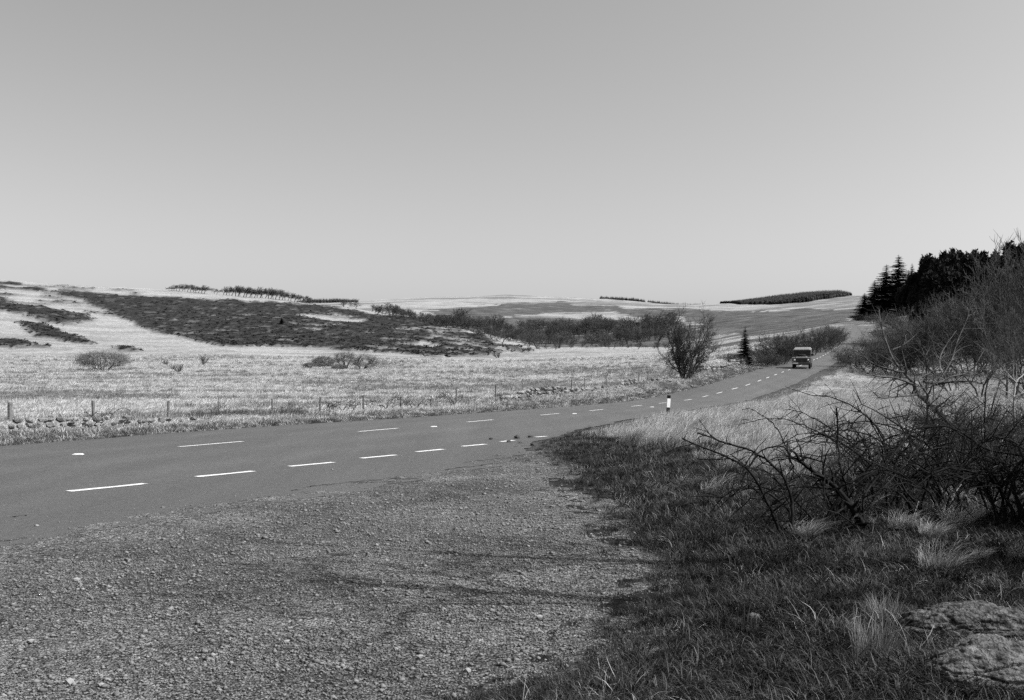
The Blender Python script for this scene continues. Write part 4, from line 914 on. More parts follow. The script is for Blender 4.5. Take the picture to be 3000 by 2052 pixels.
# valley wood
def woodrow(n, u0, u1, d0, d1, h0, h1, label, group, tilt=0):
    for k in range(n):
        u_ = u0 + (u1 - u0) * (k + rs.rand()) / n; D = d0 + (d1 - d0) * rs.rand() + tilt * (u_ - u0); h = (h0 + (h1 - h0) * rs.rand()) * (1 + .45 * float(vnoise(u_ * .021, D * .012))); p = at(u_, D)
        plant('valley_tree', 'wood%d' % rs.randint(4), p, h, label, 'tree', group, h * (.85 + .3 * rs.rand()))
woodrow(26, 1085, 1300, 560, 600, 5.5, 7, 'bare tree in the thin row below the far hill, left of the wood', 'row of trees left of the valley wood', -.45)
woodrow(80, 1280, 1680, 470, 660, 4.5, 9.5, 'bare grey tree in the left half of the valley wood', 'left half of the valley wood')
woodrow(80, 1620, 1960, 455, 660, 4.5, 10, 'bare grey tree in the right half of the valley wood', 'right half of the valley wood')
woodrow(26, 1480, 1980, 305, 338, .8, 3.2, 'low bare scrub tree where the bright field meets the wood', 'scrub at the far field edge')
woodrow(40, 1430, 1960, 350, 470, 3.5, 8, 'scattered bare tree in front of the valley wood', 'scattered trees before the valley wood')
for (u_, D, h, l_) in [(1574, 352, 6.8, 'twin-stemmed bare tree at the far edge of the bright field'), (1636, 345, 6.0, 'dark-trunked bare tree just right of the twin-stemmed one'), (1775, 350, 6.5, 'bare round tree at the far field edge below the wood'), (1470, 385, 6.3, 'bare tree on the toe of the heather slope'), (1412, 410, 4.8, 'squat dark bush high on the toe of the heather slope')]:
    plant('field_edge_tree', 'wood%d' % (int(u_) % 4), at(u_, crest(u_, 250, 345) - 6 if u_ > 1480 else D), h, l_, 'tree', None, h * 1.15)

# far conifer plantations: dark masses on the horizon
conifer('farfir', 130, .38, 9, far=True, mat='needle_far'); FF = PROTO['farfir'][1]
def plantation(name, pts, label, h):
    P = np.array(pts); n = len(P); s = h * (.8 + .4 * rs.rand(n)); scatter(name, P, rots(n, True, .02), np.stack([s, s, s], -1), [FF], label)
n = 420; u = 868 + 182 * rs.rand(n); D = 1880 + 130 * rs.rand(n)
plantation('far_plantation', on_ground(u, D), 'thin dark conifer plantation on the skyline behind the left hill', 2.5 + 6 * np.sqrt(np.clip(1 - ((u - 955) / 95) ** 2, 0, 1)))
n = 700; u = 1758 + 310 * rs.rand(n); D = 2010 + 110 * rs.rand(n); k = np.abs(u - 1893) > 4
plantation('far_plantation', on_ground(u[k], D[k]), 'long low dark conifer belt on the skyline left of the hawthorn', 7.5)
n = 15000; u = 2110 + 385 * rs.rand(n); D = 1330 + 400 * rs.rand(n); D = np.maximum(D, 1760 - (u - 2100) * 3.2); P = on_ground(u, D); vv = VH + (EYE - P[:, 2]) * F / D
k = (vv < np.interp(u, [2100, 2330, 2395, 2500], [893, 893, 880, 866]))
plantation('far_plantation', P[k][:8000], 'large dark conifer plantation capping the far hill right of centre', np.interp(u[k][:8000], [2120, 2230, 2350, 2460, 2490], [4, 6, 9, 9, 6]))

# ------------------------------------------------------------------ along the road
pl('hawthorn', 'hawthorn', 2008, 0, 240, 140, 'big dark bare hawthorn leaning over the wall left of the road', 'tree', D=80, rot=0)
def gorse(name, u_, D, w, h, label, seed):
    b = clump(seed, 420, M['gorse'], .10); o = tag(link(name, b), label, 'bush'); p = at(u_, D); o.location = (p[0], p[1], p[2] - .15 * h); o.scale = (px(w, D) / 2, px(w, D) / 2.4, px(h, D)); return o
gorse('gorse_bush', 2018, 78.5, 118, 74, 'black gorse mass at the foot of the big hawthorn', 1)
gorse('gorse_bush', 1925, 73, 62, 44, 'black gorse bush on the wall just left of the hawthorn', 2)
gorse('gorse_bush', 1945, 71, 40, 26, 'low black gorse at the roadside below the wall end', 3)
gorse('gorse_bush', 2094, 86, 26, 30, 'small dark bush in front of the pale wall', 4)
gorse('gorse_bush', 2122, 118, 36, 16, 'low dark hummock in the rough grass beyond the pale wall', 5)
gorse('gorse_bush', 1528, 55, 40, 16, 'small dark rush clump beside the low overgrown wall', 6)
pl('fir_sapling', 'spruce1', 2183, 0, 118, 62, 'slim dark young fir beside the road behind the pale wall', 'tree', D=106)
for (u_, D, h, w, key, l_) in [(2160, 102, 46, 46, 'dark0', 'dark low shrub at the foot of the young fir'), (2232, 107, 58, 80, 'dark1', 'dark bramble-like shrub between the young fir and the tall bare shrub'), (2268, 108, 40, 60, 'dark3', 'low dark shrub on the verge behind the car'),
        (2290, 113, 118, 118, 'dark2', 'tall bare shrub left of the car roof'), (2330, 122, 88, 70, 'dark4', 'bare shrub directly behind the car'), (2362, 128, 80, 52, 'thorn1', 'narrow bare shrub right of the one behind the car'),
        (2405, 146, 84, 92, 'dark0', 'dense dark round shrub by the upper road'), (2446, 168, 66, 66, 'dark1', 'pale twiggy shrub above the dense round one by the upper road'), (2452, 205, 34, 40, 'dark2', 'small shrub at the left edge of the road near its crest'), (2140, 150, 30, 44, 'dark4', 'low bush in the rough grass far beyond the pale wall'), (2255, 112, 84, 90, 'dark0', 'fuller dark shrub just left of the tall bare one'), (2312, 117, 96, 84, 'dark3', 'dark shrub between the tall bare shrub and the car'), (2378, 136, 90, 84, 'dark2', 'dark shrub right of the car roof'), (2428, 157, 80, 84, 'dark4', 'dark shrub filling the bend of the upper road')]:
    pl('roadside_shrub', key, u_, 0, h, w, l_, 'bush', 'shrubs along the left of the road', D=D)
for (u_, D, w, h, s_, l_) in [(2400, 145, 66, 42, 11, 'black ivy mass inside the dense round shrub'), (2222, 106, 60, 30, 12, 'dark bramble heap beside the young fir'), (2345, 121, 34, 46, 13, 'dark ivy clump behind the car')]: gorse('gorse_bush', u_, D, w, h, l_, s_)

for (u_, D, w, h, s_, l_) in [(60, 27.6, 90, 26, 31, 'added dark clump as shade in the wall right of the first post'), (265, 29.4, 70, 22, 32, 'added black clump as shade in the wall below the second post'), (330, 30.6, 120, 16, 33, 'added low dark clump as shade along the wall top right of the second post'), (560, 33.5, 80, 14, 34, 'thin added dark strip as shade at the right end of the tumbled wall')]: gorse('wall_shade_clump', u_, D, w, h, l_, s_)  # black clumps added along the wall to imitate the shadow in its gaps
# scrub on the fence line
def arching(name, base, n, length, seed, label, r=.006, mat='cane', spread=1.0, cat='bramble'):
    r_ = np.random.RandomState(seed); root = empty(name, base); tag(root, label, cat)
    for k in range(n):
        a = r_.rand() * 6.28; l = length * (.6 + .6 * r_.rand()); t = np.linspace(0, 1, 9); ho = l * (.45 + .4 * r_.rand()) * spread
        x = math.cos(a) * ho * t ** 1.2 + r_.normal(0, .1); y = math.sin(a) * ho * t ** 1.2 * .6 + r_.normal(0, .1); z = l * (.9 * t - (.55 + .3 * r_.rand()) * t ** 2.2) * 1.1 - .03
        P_ = np.stack([x, y, z], -1) + np.cumsum(r_.normal(0, .012 * l, (9, 3)), 0)
        ln = [(P_, r * (1.2 - .9 * t))]
        for q in range(12):
            i_ = r_.randint(2, 8); d = r_.normal(0, 1, 3) + [0, 0, .6]; d /= np.linalg.norm(d); s = l * (.06 + .16 * r_.rand()); ln.append((np.array([P_[i_], P_[i_] + d * s * .5, P_[i_] + d * s + [0, 0, -.02]]), np.array([r * .5, r * .4, r * .25])))
        link('cane', tube_mesh('cane', [q for q in ln if len(q[0]) == 9] + [q for q in ln if len(q[0]) == 3], 4), M[mat], root)
for (u_, D, n, l, l_) in [(300, 32.5, 6, 1.3, 'thin arching bramble just right of the second fence post'), (960, 40.3, 7, 1.5, 'arching bramble around the post near the road middle'), (1010, 40.6, 7, 1.7, 'bramble tangle sprawling right of the middle fence posts'), (1130, 42.2, 8, 1.6, 'bramble arch standing before the pale field'), (1215, 43.5, 9, 1.8, 'wide bramble arches beside the road left of the thin posts'), (1330, 47.5, 5, 2.2, 'tall thin dead stems at the fence near the wall')]:
    arching('bramble', at(u_, D), n, l, int(u_), l_, .009)
for (u_, D, h, w, l_) in [(625, 36, 52, 120, 'low leafy scrub on the fence right of the stone wall'), (720, 37.5, 40, 130, 'low dark scrub against the fence before the paired posts'), (850, 39, 40, 150, 'brambly scrub between two middle fence posts'), (560, 35, 30, 90, 'small scrub growing over the right end of the tumbled wall'), (1590, 56, 34, 90, 'twiggy scrub along the low overgrown wall'), (1480, 53, 28, 60, 'dark rushy scrub by the last clear fence post')]:
    pl('scrub_bush', 'shrub%d' % (int(u_) % 5), u_, 0, h, w, l_, 'bush', 'scrub along the fence', D=D)

# ------------------------------------------------------------------ the right-hand bank
for k, (u_, vt, D, key, w) in enumerate([(2533, 858, 322, 'spruce0', 56), (2563, 820, 325, 'spruce1', 72), (2597, 774, 318, 'spruce2', 92), (2633, 745, 316, 'spruce3', 92), (2662, 790, 320, 'spruce1', 84), (2672, 770, 330, 'spruce0', 40)]):
    p = at(u_, D); z = EYE + (VH - vt) / F * D; lab = ['smallest spruce at the left end of the dark conifers', 'second spruce from the left of the dark conifers', 'broad black spruce left of the tallest one', 'tallest spruce with twin ragged tops beside the road crest', 'black spruce just right of the tallest one', 'thin sparse conifer between the spruces and the pines'][k]
    plant('spruce', key, p, z - p[2], lab, 'conifer', 'spruces above the road', px(w * 1.4, D), rs.rand() * 6)
plist = [(2705, 758), (2722, 752), (2740, 765), (2764, 746), (2790, 735), (2812, 742), (2836, 748), (2856, 738), (2882, 744), (2915, 742), (2958, 716), (2992, 722), (3040, 700), (3090, 705)]
plab = ['leftmost black pine of the wood on the bank', 'second black pine from the left on the bank', 'third black pine, a little lower than its neighbours', 'fourth black pine from the left on the bank', 'pine with a pointed top in the middle of the bank', 'pine just right of the pointed one on the bank', 'low black pine right of the bank middle', 'black pine behind the grey twigs at mid bank', 'black pine behind the tall wispy tree', 'black pine just right of the tall wispy tree', 'broad round-topped dark pine near the right edge', 'dark pine touching the right edge of the picture', 'dark pine cut off by the right edge', 'dark pine beyond the right edge']
for k, (u_, vt) in enumerate(plist):
    D = 165 + rs.rand() * 14 - (20 if k > 9 else 0); p = at(u_, D); z = EYE + (VH - vt) / F * D
    plant('pine', 'pine%d' % (k % 3), p, z - p[2], plab[k], 'conifer', 'pines on the bank', px(96 + (40 if k in (10, 12) else 30 * rs.rand()), D), rs.rand() * 6)
BANK = [(2495, 106, 82, 110, 'shrub0', 'grey twiggy shrub bulging over the right edge of the road'), (2550, 100, 118, 150, 'shrub1', 'grey shrub right of the one at the road edge'), (2620, 96, 150, 170, 'dark2', 'broad grey shrub on the bank below the spruces'), (2690, 102, 190, 190, 'shrub3', 'pale twiggy shrub below the tallest spruce'), (2760, 96, 235, 210, 'dark4', 'tall grey shrub in the middle of the bank'),
        (2840, 92, 290, 230, 'shrub0', 'large grey shrub right of the bank middle'), (2920, 88, 330, 240, 'dark1', 'large twiggy shrub near the right edge'), (3010, 84, 360, 260, 'dark2', 'dark large shrub cut by the right edge'), (2660, 135, 120, 150, 'shrub4', 'pale shrub at the foot of the spruces'), (2740, 132, 150, 170, 'shrub1', 'shrub high on the bank before the pines'), (2820, 128, 190, 190, 'dark2', 'shrub high on the bank under the wispy tree'), (2910, 124, 200, 200, 'dark3', 'high shrub under the broad round pine'),
        (2790, 66, 190, 180, 'thorn0', 'crooked thorn bush standing before the grey shrubs'), (2875, 58, 260, 250, 'thorn1', 'dark crooked thorn tree at the right of the bank'), (2965, 52, 330, 270, 'thorn0', 'dark thorn tree with bare trunks at the right edge'), (3040, 46, 400, 260, 'shrub3', 'dark near shrub beyond the right edge'),
        (2560, 292, 34, 70, 'shrub3', 'low round bush at the road crest'), (2600, 270, 40, 70, 'shrub0', 'low bush right of the road crest'), (2548, 150, 52, 80, 'dark1', 'dark shrub right of the upper road below the crest'), (2580, 188, 44, 70, 'dark3', 'dark shrub on the slope under the spruces'), (2612, 225, 44, 80, 'dark0', 'farther dark shrub on the slope under the spruces'), (2515, 318, 22, 44, 'shrub4', 'small bush just above the road crest')]
for (u_, D, h, w, key, l_) in BANK: pl('bank_shrub', key, u_, 0, h, w, l_, 'bush', 'shrubs of the right bank', D=D)
pl('wispy_tree', 'tall', 2900, 0, 380, 130, 'tall wispy bare tree rising above the pines', 'tree', D=112)
pl('bare_tree', 'tall', 3005, 0, 470, 150, 'tall bare tree with pale limbs at the right edge', 'tree', D=75)
for k, (u_, D, w, h, s_, l_) in enumerate([(2945, 51, 120, 130, 21, 'black shade fill low in the dark thorn tree'), (2860, 60, 90, 90, 22, 'black shade fill in the crooked thorn'), (2660, 94, 120, 60, 23, 'black shade fill below the broad grey shrub'), (2475, 104, 50, 34, 24, 'dark shade fill at the foot of the shrub at the road edge'), (3010, 60, 160, 230, 25, 'tall black shade fill at the right edge'), (2790, 100, 150, 120, 26, 'black shade fill inside the tall grey bank shrub'), (2880, 96, 170, 190, 27, 'black shade fill inside the large shrub near the right edge'), (2720, 108, 140, 80, 28, 'black shade fill under the pale twiggy shrub'), (2960, 90, 160, 260, 29, 'black shade fill high in the shrubs at the right edge')]): gorse('shade_fill', u_, D, w, h, l_, s_)  # near-black clumps added to stand in for shade within and below the shrubs

# hand-placed limbs: polylines surveyed from the photograph, each with its own distance
def limb(pts, d0, d1, r0, r1, rng, side=0, sl=.2, jit=.004, up=0.0, thick=1.0):
    n = 4 * (len(pts) - 1) + 1; a = np.array(pts, float); t = np.linspace(0, len(pts) - 1, n); i = np.clip(t.astype(int), 0, len(pts) - 2); f = t - i
    # Catmull-Rom through the surveyed points
    e = np.concatenate([[2 * a[0] - a[1]], a, [2 * a[-1] - a[-2]]]); p0, p1, p2, p3 = e[i], e[i + 1], e[i + 2], e[i + 3]; f = f[:, None]
    c = .5 * (2 * p1 + (p2 - p0) * f + (2 * p0 - 5 * p1 + 4 * p2 - p3) * f ** 2 + (3 * p1 - p0 - 3 * p2 + p3) * f ** 3)
    D = np.linspace(d0, d1, n) + np.convolve(rng.normal(0, .05, n + 4), np.ones(5) / 5, 'valid')
    P = np.stack([(c[:, 0] - U0) / F * D, D, EYE + (VH - c[:, 1]) / F * D], -1) + rng.normal(0, jit, (n, 3))
    r0, r1 = r0 * thick, r1 * thick; rad = r1 + (r0 - r1) * (1 - np.linspace(0, 1, n)) ** 1.3; out = [(P, rad)]
    for k in range(side):
        i_ = rng.randint(1, n - 1); d = P[min(i_ + 1, n - 1)] - P[i_ - 1]; d /= np.linalg.norm(d) + 1e-9; q = rng.normal(0, 1, 3); d = d * .6 + q / np.linalg.norm(q) * .8 + [0, 0, up]; d /= np.linalg.norm(d)
        s = sl * (.35 + .9 * rng.rand()); m = 5; tt = np.linspace(0, 1, m)[:, None]; B = P[i_] + d * s * tt + np.cumsum(rng.normal(0, .05 * s, (m, 3)), 0) * tt + np.array([0, 0, -.12 * s]) * tt ** 2
        out.append((B, np.linspace(max(rad[i_] * .6, .0022 * thick), .0014 * thick, m)))
        if rng.rand() < .6:
            j_ = rng.randint(1, m - 1); d2 = d + rng.normal(0, .6, 3); d2 /= np.linalg.norm(d2); out.append((np.array([B[j_], B[j_] + d2 * s * .25, B[j_] + d2 * s * .45]), np.array([.0022, .0016, .001])))
    for k in range(int(n * 1.2)):                            # thorns and buds
        i_ = rng.randint(0, n); d = rng.normal(0, 1, 3); d /= np.linalg.norm(d); out.append((np.array([P[i_], P[i_] + d * (rad[i_] + .012)]), np.array([.003, .0006])))
    return out
def C7(l): return [(1900 + a / 2.1127, 1100 + b / 2.1127) for a, b in l]
def C1(l): return [(2400 + a / 3.873, 860 + b / 3.873) for a, b in l]
def limbs(name, label, cat, conv, specs, seed, base, mat, part):
    rng = np.random.RandomState(seed); root = empty(name, base); tag(root, label, cat); B = np.array(base)
    for (pts, d0, d1, r0, r1, side, sl) in specs:
        o = limb(conv(pts), d0, d1, r0, r1, rng, int(side * (1.7 if mat == 'cane' else 1.3)), sl * (1.35 if mat == 'cane' else 1), thick=1.5 if mat == 'cane' else 1.15); o = [(p - B, r) for p, r in o]
        link(part, tube_mesh(part, o, 5), M[mat], root)
limbs('bramble_bush', 'dark arching bramble canes rooted at the left of the foreground thicket', 'bramble', C7, [
 ([(845,1060),(775,880),(730,780),(620,590),(470,500),(280,425),(205,388)], 9.3, 8.9, .013, .004, 14, .22), ([(880,1060),(892,860),(870,720),(800,585),(640,470),(480,420),(300,358)], 9.3, 9.7, .014, .005, 14, .2),
 ([(870,1050),(800,900),(740,800),(640,690),(570,655)], 9.3, 9.1, .008, .003, 8, .18), ([(570,665),(620,570),(700,465),(840,440),(885,540),(900,580)], 9.2, 9.5, .006, .004, 6, .2),
 ([(650,920),(740,830),(830,740),(960,700)], 9.4, 9.6, .007, .003, 8, .2), ([(300,515),(400,520),(500,520),(620,580)], 8.9, 9.1, .003, .004, 4, .1), ([(860,1040),(930,900),(980,740),(1080,620),(1220,480)], 9.4, 9.8, .008, .004, 10, .25),
 ([(880,540),(850,440),(800,340),(730,265),(640,213),(585,208)], 9.8, 10, .005, .002, 5, .15), ([(840,700),(740,600),(620,570),(520,490)], 9.3, 9.2, .006, .003, 7, .18)], 1, at(2300, 9.3), 'cane', 'cane')
limbs('bramble_bush', 'thick dark leaning stem with brambles in the middle of the foreground thicket', 'bramble', C7, [
 ([(1350,1010),(1310,900),(1200,740),(1080,630),(960,550),(908,480)], 9.9, 9.5, .032, .008, 16, .3), ([(935,1070),(1050,930),(1200,830),(1400,740),(1560,580),(1700,420)], 9.3, 11, .010, .005, 10, .3), ([(940,1060),(1080,960),(1180,920),(1300,880)], 9.4, 9.9, .009, .004, 6, .2),
 ([(1350,960),(1330,760),(1450,590),(1560,430),(1620,350)], 10, 10.6, .010, .004, 12, .3), ([(1170,430),(1170,320),(1162,200)], 10.2, 10.2, .007, .006, 5, .15), ([(1170,430),(1200,620),(1260,800),(1310,960)], 10.2, 9.9, .007, .012, 8, .25),
 ([(1380,560),(1230,440),(1110,380),(960,310),(840,270),(730,268),(560,305)], 10.6, 10.4, .007, .002, 10, .2), ([(1340,480),(1150,340),(1000,255),(920,220),(835,214)], 10.8, 10.8, .006, .002, 7, .2), ([(1300,950),(1180,860),(1050,840),(900,900)], 9.7, 9.5, .006, .003, 9, .2)], 2, at(2530, 9.9), 'cane', 'cane')
limbs('bramble_bush', 'tall arching bramble reaching highest in the foreground thicket', 'bramble', C7, [
 ([(1570,760),(1540,640),(1490,490),(1400,310),(1280,200),(1130,135),(1020,125),(890,88)], 13.2, 12.6, .012, .003, 14, .3), ([(1550,740),(1470,480),(1400,330),(1330,240),(1240,340),(1230,400)], 13.2, 12.9, .008, .004, 9, .3), ([(1600,740),(1680,480),(1720,310),(1740,190),(1860,190),(1985,65)], 13, 13.6, .009, .003, 12, .3),
 ([(1330,240),(1400,300),(1480,420),(1600,500),(1700,520)], 12.8, 12.9, .006, .003, 8, .2), ([(1460,740),(1430,600),(1500,520),(1620,330),(1700,320),(1840,250)], 12.6, 13.2, .008, .003, 9, .3), ([(1580,720),(1610,560),(1560,440),(1350,440),(1210,450)], 12.7, 12.3, .006, .002, 8, .2)], 3, at(2635, 13.1), 'cane', 'cane')
limbs('bramble_bush', 'long bramble canes sweeping in from the right of the foreground thicket', 'bramble', C7, [
 ([(2420,560),(2324,500),(2100,460),(1900,335),(1740,320),(1560,365),(1350,445)], 10.5, 11.3, .011, .003, 16, .3), ([(2400,520),(2290,430),(2180,390),(2060,420),(1930,370),(1800,240)], 10.8, 11.6, .010, .004, 14, .3), ([(2060,900),(2085,700),(2080,420),(2085,110)], 12, 12.3, .010, .006, 10, .25),
 ([(1990,880),(1960,700),(1930,520),(1990,300),(2100,260),(2250,330)], 11.2, 11.5, .009, .003, 12, .3), ([(2300,900),(2260,700),(2200,560),(2120,500),(2000,520)], 10.4, 10.8, .010, .003, 14, .3), ([(1800,900),(1790,640),(1840,420),(1930,330)], 12, 12.2, .008, .004, 10, .3), ([(2100,880),(2180,700),(2260,600),(2400,560)], 10.5, 10.3, .009, .004, 12, .3)], 4, at(2880, 11.2), 'cane', 'cane')
limbs('thorn_tree', 'black forked thorn tree with fine pale twigs behind the bramble thicket', 'tree', C1, [
 ([(1500,1500),(1260,1260),(1120,1150),(1070,1030),(960,900),(830,730),(720,430),(685,250),(680,180)], 26, 27.5, .065, .008, 30, .7), ([(1230,1480),(1225,1170),(1215,1000),(1215,760),(1150,600),(1140,540)], 26.2, 26.6, .03, .006, 26, .7), ([(1190,1000),(1340,1000),(1500,760),(1560,560),(1690,260),(1680,160)], 26.3, 28, .032, .006, 26, .8),
 ([(1330,1040),(1480,950),(1700,890),(1830,720),(1880,620)], 26.2, 27, .03, .005, 26, .8), ([(1060,1030),(870,960),(650,940),(480,880),(390,880)], 26.2, 25, .03, .006, 18, .6), ([(1110,1150),(890,1170),(700,1185),(610,1120),(520,1110)], 26, 25, .028, .005, 18, .6), ([(960,900),(720,840),(580,780),(480,680),(440,640)], 26.6, 26, .03, .006, 16, .6),
 ([(1250,1170),(1130,990),(1240,910),(1360,840)], 26, 26.4, .03, .012, 12, .6), ([(1210,700),(1260,580),(1270,470),(1240,400)], 26.6, 26.7, .02, .006, 12, .5), ([(830,640),(960,580),(1110,460)], 27, 27.3, .016, .005, 10, .5), ([(685,190),(640,150)], 27.5, 27.6, .010, .004, 2, .2), ([(685,200),(695,140)], 27.5, 27.4, .010, .004, 2, .2), ([(1340,1030),(1520,1000),(1740,1000),(1850,1030)], 26.2, 25.5, .028, .006, 16, .6), ([(1370,880),(1370,720),(1460,560),(1560,420)], 26.5, 27.5, .022, .006, 16, .6)], 5, at(2740, 26), 'twig', 'limb')
limbs('pale_sapling', 'thin pale-barked sapling standing at the right of the thicket', 'tree', C1, [([(2215,1588),(2210,1240),(2235,1010),(2280,960),(2330,900)], 17, 17.4, .022, .006, 10, .5), ([(2235,1010),(2170,950),(2100,900)], 17.1, 17, .012, .004, 6, .4)], 6, at(2972, 17), 'pale_bark', 'limb')
for k, (u_, D, n, l, l_) in enumerate([(2380, 9.9, 5, 1.5, 'low bramble arches between the two leading foreground canes'), (2480, 10.5, 7, 1.8, 'dark bramble tangle behind the thick leaning stem'), (2600, 11.2, 8, 1.9, 'dense bramble tangle in the heart of the thicket'), (2700, 10.6, 6, 1.8, 'dark bramble tangle right of the thicket heart'), (2800, 11.8, 8, 2.1, 'dense black brambles left of the right edge'), (2920, 10.4, 8, 2.0, 'dense black brambles at the right edge'), (3030, 9.9, 8, 2.1, 'bramble tangle cut by the right edge'), (2560, 13.4, 6, 2.0, 'bramble arches behind the thicket heart'), (2760, 14.2, 7, 2.2, 'far bramble arches below the thorn tree'), (2930, 13.6, 8, 2.3, 'far bramble arches near the pale sapling')]):
    arching('bramble_bush', at(u_, D), n, l, 300 + k, l_, .0125, spread=1.1)
# undergrowth of the thicket: small dark twiggy shrubs
for k, (u_, D, h, w, l_) in enumerate([(2470, 10.6, 330, 330, 'twiggy undergrowth behind the thick leaning stem'), (2640, 13.5, 230, 300, 'twiggy undergrowth in the middle of the thicket'), (2930, 12.6, 330, 360, 'dense dark undergrowth at the right edge of the thicket'), (2350, 10.4, 230, 250, 'sparse twigs between the left bramble canes'), (3090, 10.8, 330, 380, 'dark shrub at the right edge nearest the camera'), (2840, 14.5, 300, 400, 'tangled twigs behind the sweeping canes'), (2700, 16.5, 220, 360, 'grey tangle of twigs below the black thorn tree'), (2960, 17, 280, 380, 'grey twigs around the pale sapling')]):
    plant('undergrowth', ['thorn0', 'thorn1', 'dark2'][k % 3], at(u_, D), px(h, D), l_, 'bush', 'undergrowth of the thicket', px(w, D))
    o = bpy.data.objects[-1] if False else None
# trees just beyond the right edge that shade the foreground
plant('bare_tree', 'stout', (5.15, 6.09, g1(5.15, 6.09)), 9.8, 'tall bare tree just past the right edge, throwing thin shadows', 'tree', None, None, 2.0)
plant('bare_tree', 'stout', (5.6, 7.1, g1(5.6, 7.1)), 8.8, 'second tall bare tree past the right edge', 'tree', None, None, 4.0)
for k, (x, D, sx, sz_, l_) in enumerate([(5.75, 7.7, 1.25, 2.5, 'dense dark evergreen bush past the right edge, shading the grass'), (6.7, 9.5, 1.5, 2.8, 'dense dark evergreen bush past the right edge, farther back')]):
    o = tag(link('evergreen_bush', clump(60 + k, 5000, M['gorse'], .045)), l_, 'bush'); o.location = (x, D, g1(x, D) - .2); o.scale = (sx, sx * .8, sz_)
# ------------------------------------------------------------------ boulder, tussocks, sticks
def boulder(name, base, size, seed, label, cat='rock', mat='stone', sub=6):
    bm = bmesh.new(); bmesh.ops.create_icosphere(bm, subdivisions=sub, radius=1); P = np.array([v.co[:] for v in bm.verts])
    rb = np.random.RandomState(seed); f = 1 + .20 * fbm(P[:, 0] * 1.6 + seed, P[:, 1] * 1.6 + P[:, 2] * 1.3, 3)
    for _ in range(14):                                      # broken facets
        d = rb.normal(0, 1, 3); d /= np.linalg.norm(d); h = .72 + .2 * rb.rand(); q = (P * f[:, None]) @ d; f = np.where(q > h, f * (h + .25 * (q - h)) / np.maximum(q, 1e-6), f)
    C = rb.normal(0, 1, (70, 3)); C /= np.linalg.norm(C, axis=1, keepdims=True); W = P * np.array([1, 1.5, 2.2]) + .12 * np.stack([fbm(P[:, 0] * 4, P[:, 1] * 4 + k_, 3) for k_ in range(3)], -1)
    dd_ = np.sort(((W[:, None] - (C * np.array([1, 1.5, 2.2]))[None]) ** 2).sum(2) ** .5, axis=1)[:, :2]; f = f - .07 * np.exp(-((dd_[:, 1] - dd_[:, 0]) / .05) ** 2)
    f = f + .05 * fbm(P[:, 0] * 7 + seed, P[:, 1] * 9 + P[:, 2] * 9, 4) + .03 * fbm(P[:, 0] * 22, P[:, 1] * 26 + P[:, 2] * 24, 3)
    P = P * f[:, None] * np.array(size)
    for v, p in zip(bm.verts, P): v.co = Vector(p)
    me = bpy.data.meshes.new(name); bm.to_mesh(me); bm.free(); smooth(me); o = tag(link(name, me, M[mat]), label, cat); o.location = base; return o
M['lichen'] = noise_mat('lichen_rock', .025, .15, 16, 1, .05, bump=.03, bscale=45, detail=10, contrast=(.36, .66))
M['moss'] = noise_mat('mossy_rock', .015, .12, 22, 1, .05, bump=.04, bscale=40, detail=9, contrast=(.40, .66))
p = at(2905, 4.95); boulder('boulder', (p[0], p[1], p[2] - .01), (.40, .30, .20), 3, 'pale striated boulder in the bottom right corner', mat='lichen')
p = at(2850, 5.75); boulder('boulder', (p[0], p[1], p[2] + .02), (.46, .30, .17), 8, 'mossy crumbling boulder just behind the pale striated one', mat='moss')
p = at(2208, 6.25); boulder('boulder', (p[0], p[1], p[2] + .05), (.045, .04, .03), 5, 'small pale rock half hidden in the dark grass', mat='lichen', sub=4)
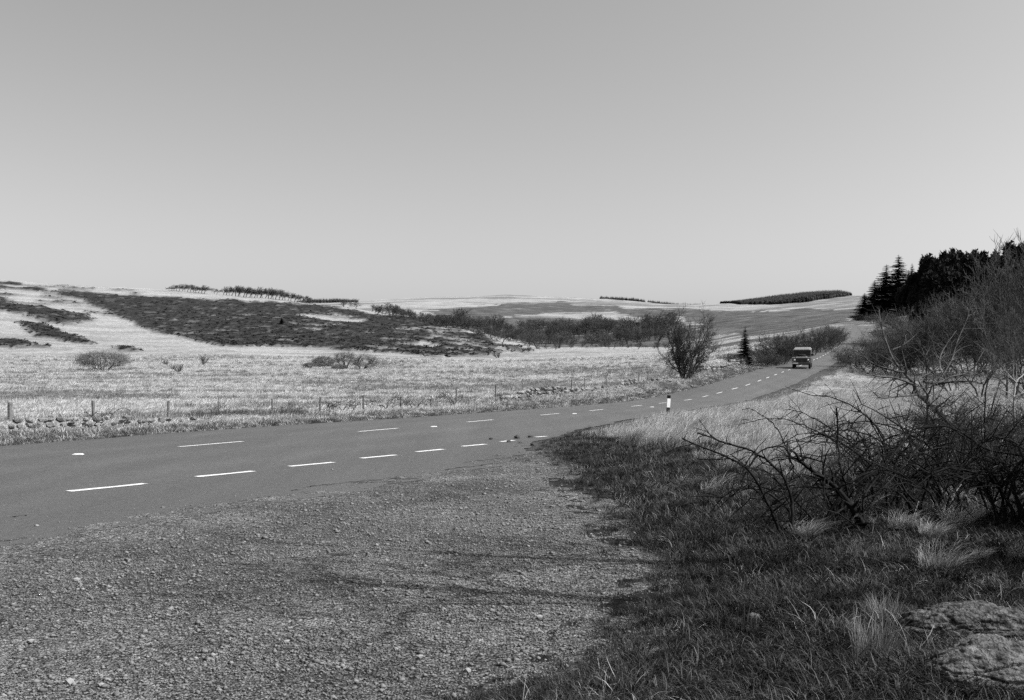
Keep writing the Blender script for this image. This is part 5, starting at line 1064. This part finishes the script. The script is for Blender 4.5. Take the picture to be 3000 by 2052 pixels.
for k, (u_, D, s_, m_, l_) in enumerate([(2345, 9.35, 1.0, 'grass_pale', 'pale dry tussock among the left bramble stems'), (2640, 9.9, 1.05, 'grass_pale', 'pale dead grass tuft right of the thick leaning stem'), (2800, 10.2, 1.2, 'grass_field', 'pale brushed-over tussock in the dark shade'), (2880, 10.8, 1.2, 'grass_pale', 'dull tussock behind the brushed-over one'), (2725, 9.4, .9, 'grass_pale', 'upright tuft left of the brushed-over tussock'), (2745, 7.6, 1.1, 'grass_pale', 'round grass tussock above the mossy boulder'), (2870, 8.4, .5, 'grass_pale', 'small star-shaped dead tuft in the black shade'), (2985, 8.3, .8, 'grass_pale', 'ragged tuft at the right edge in the shade'), (2590, 6.2, .75, 'grass_pale', 'pale upright tuft left of the mossy boulder'), (2560, 5.3, .9, 'rush', 'dark spiky tuft at the bottom right of centre'), (2790, 12, 1.0, 'grass_pale', 'dead pale clump deep in the thicket'), (1840, 21.5, 1.6, 'rush', 'dark rush tuft standing out of the dry bank grass')]):
    o = tag(link('grass_tussock', tuft(200 + k, 260, .30, .12, .0022, (.28 if k != 8 else .05, 0), .85 if k not in (8, 9, 11) else .35, M[m_])), l_, 'grass tuft'); o.location = at(u_, D); o.scale = (s_, s_, s_)
def stick(name, a, b, r, label, mat='pale_bark'):
    A, B = np.array(a), np.array(b); t = np.linspace(0, 1, 5)[:, None]; P = A * (1 - t) + B * t + rs.normal(0, .004, (5, 3)); o = tag(link(name, tube_mesh(name, [(P - A, np.linspace(r, r * .7, 5))], 6), M[mat]), label, 'stick'); o.location = a
def pt(u_, v_, D): return ((u_ - U0) / F * D, D, EYE + (VH - v_) / F * D)
stick('stick', pt(2312, 1655, 8.55), pt(2353, 1634, 8.75), .008, 'short white broken stick below the left bramble roots')
stick('stick', pt(2519, 1653, 8.6), pt(2572, 1612, 8.9), .008, 'longer white stick lying in the black shade')
stick('stick', pt(2304, 1655, 8.6), pt(2303, 1622, 8.65), .006, 'small upright white stub beside the short stick')
stick('stick', pt(1816, 1848, 6.3), pt(1838, 1872, 6.15), .007, 'white twig at the edge of gravel and grass')
stick('stick', pt(2478, 1788, 6.7), pt(2578, 2010, 5.25), .004, 'long thin pale stalk leaning across the dark grass')
stick('stick', pt(2690, 1470, 10.5), pt(2664, 1550, 10.2), .005, 'pale broken stem in the dark thicket')
stick('stick', pt(2815, 1420, 10.6), pt(2780, 1480, 10.4), .005, 'pale split stem right of the broken one')
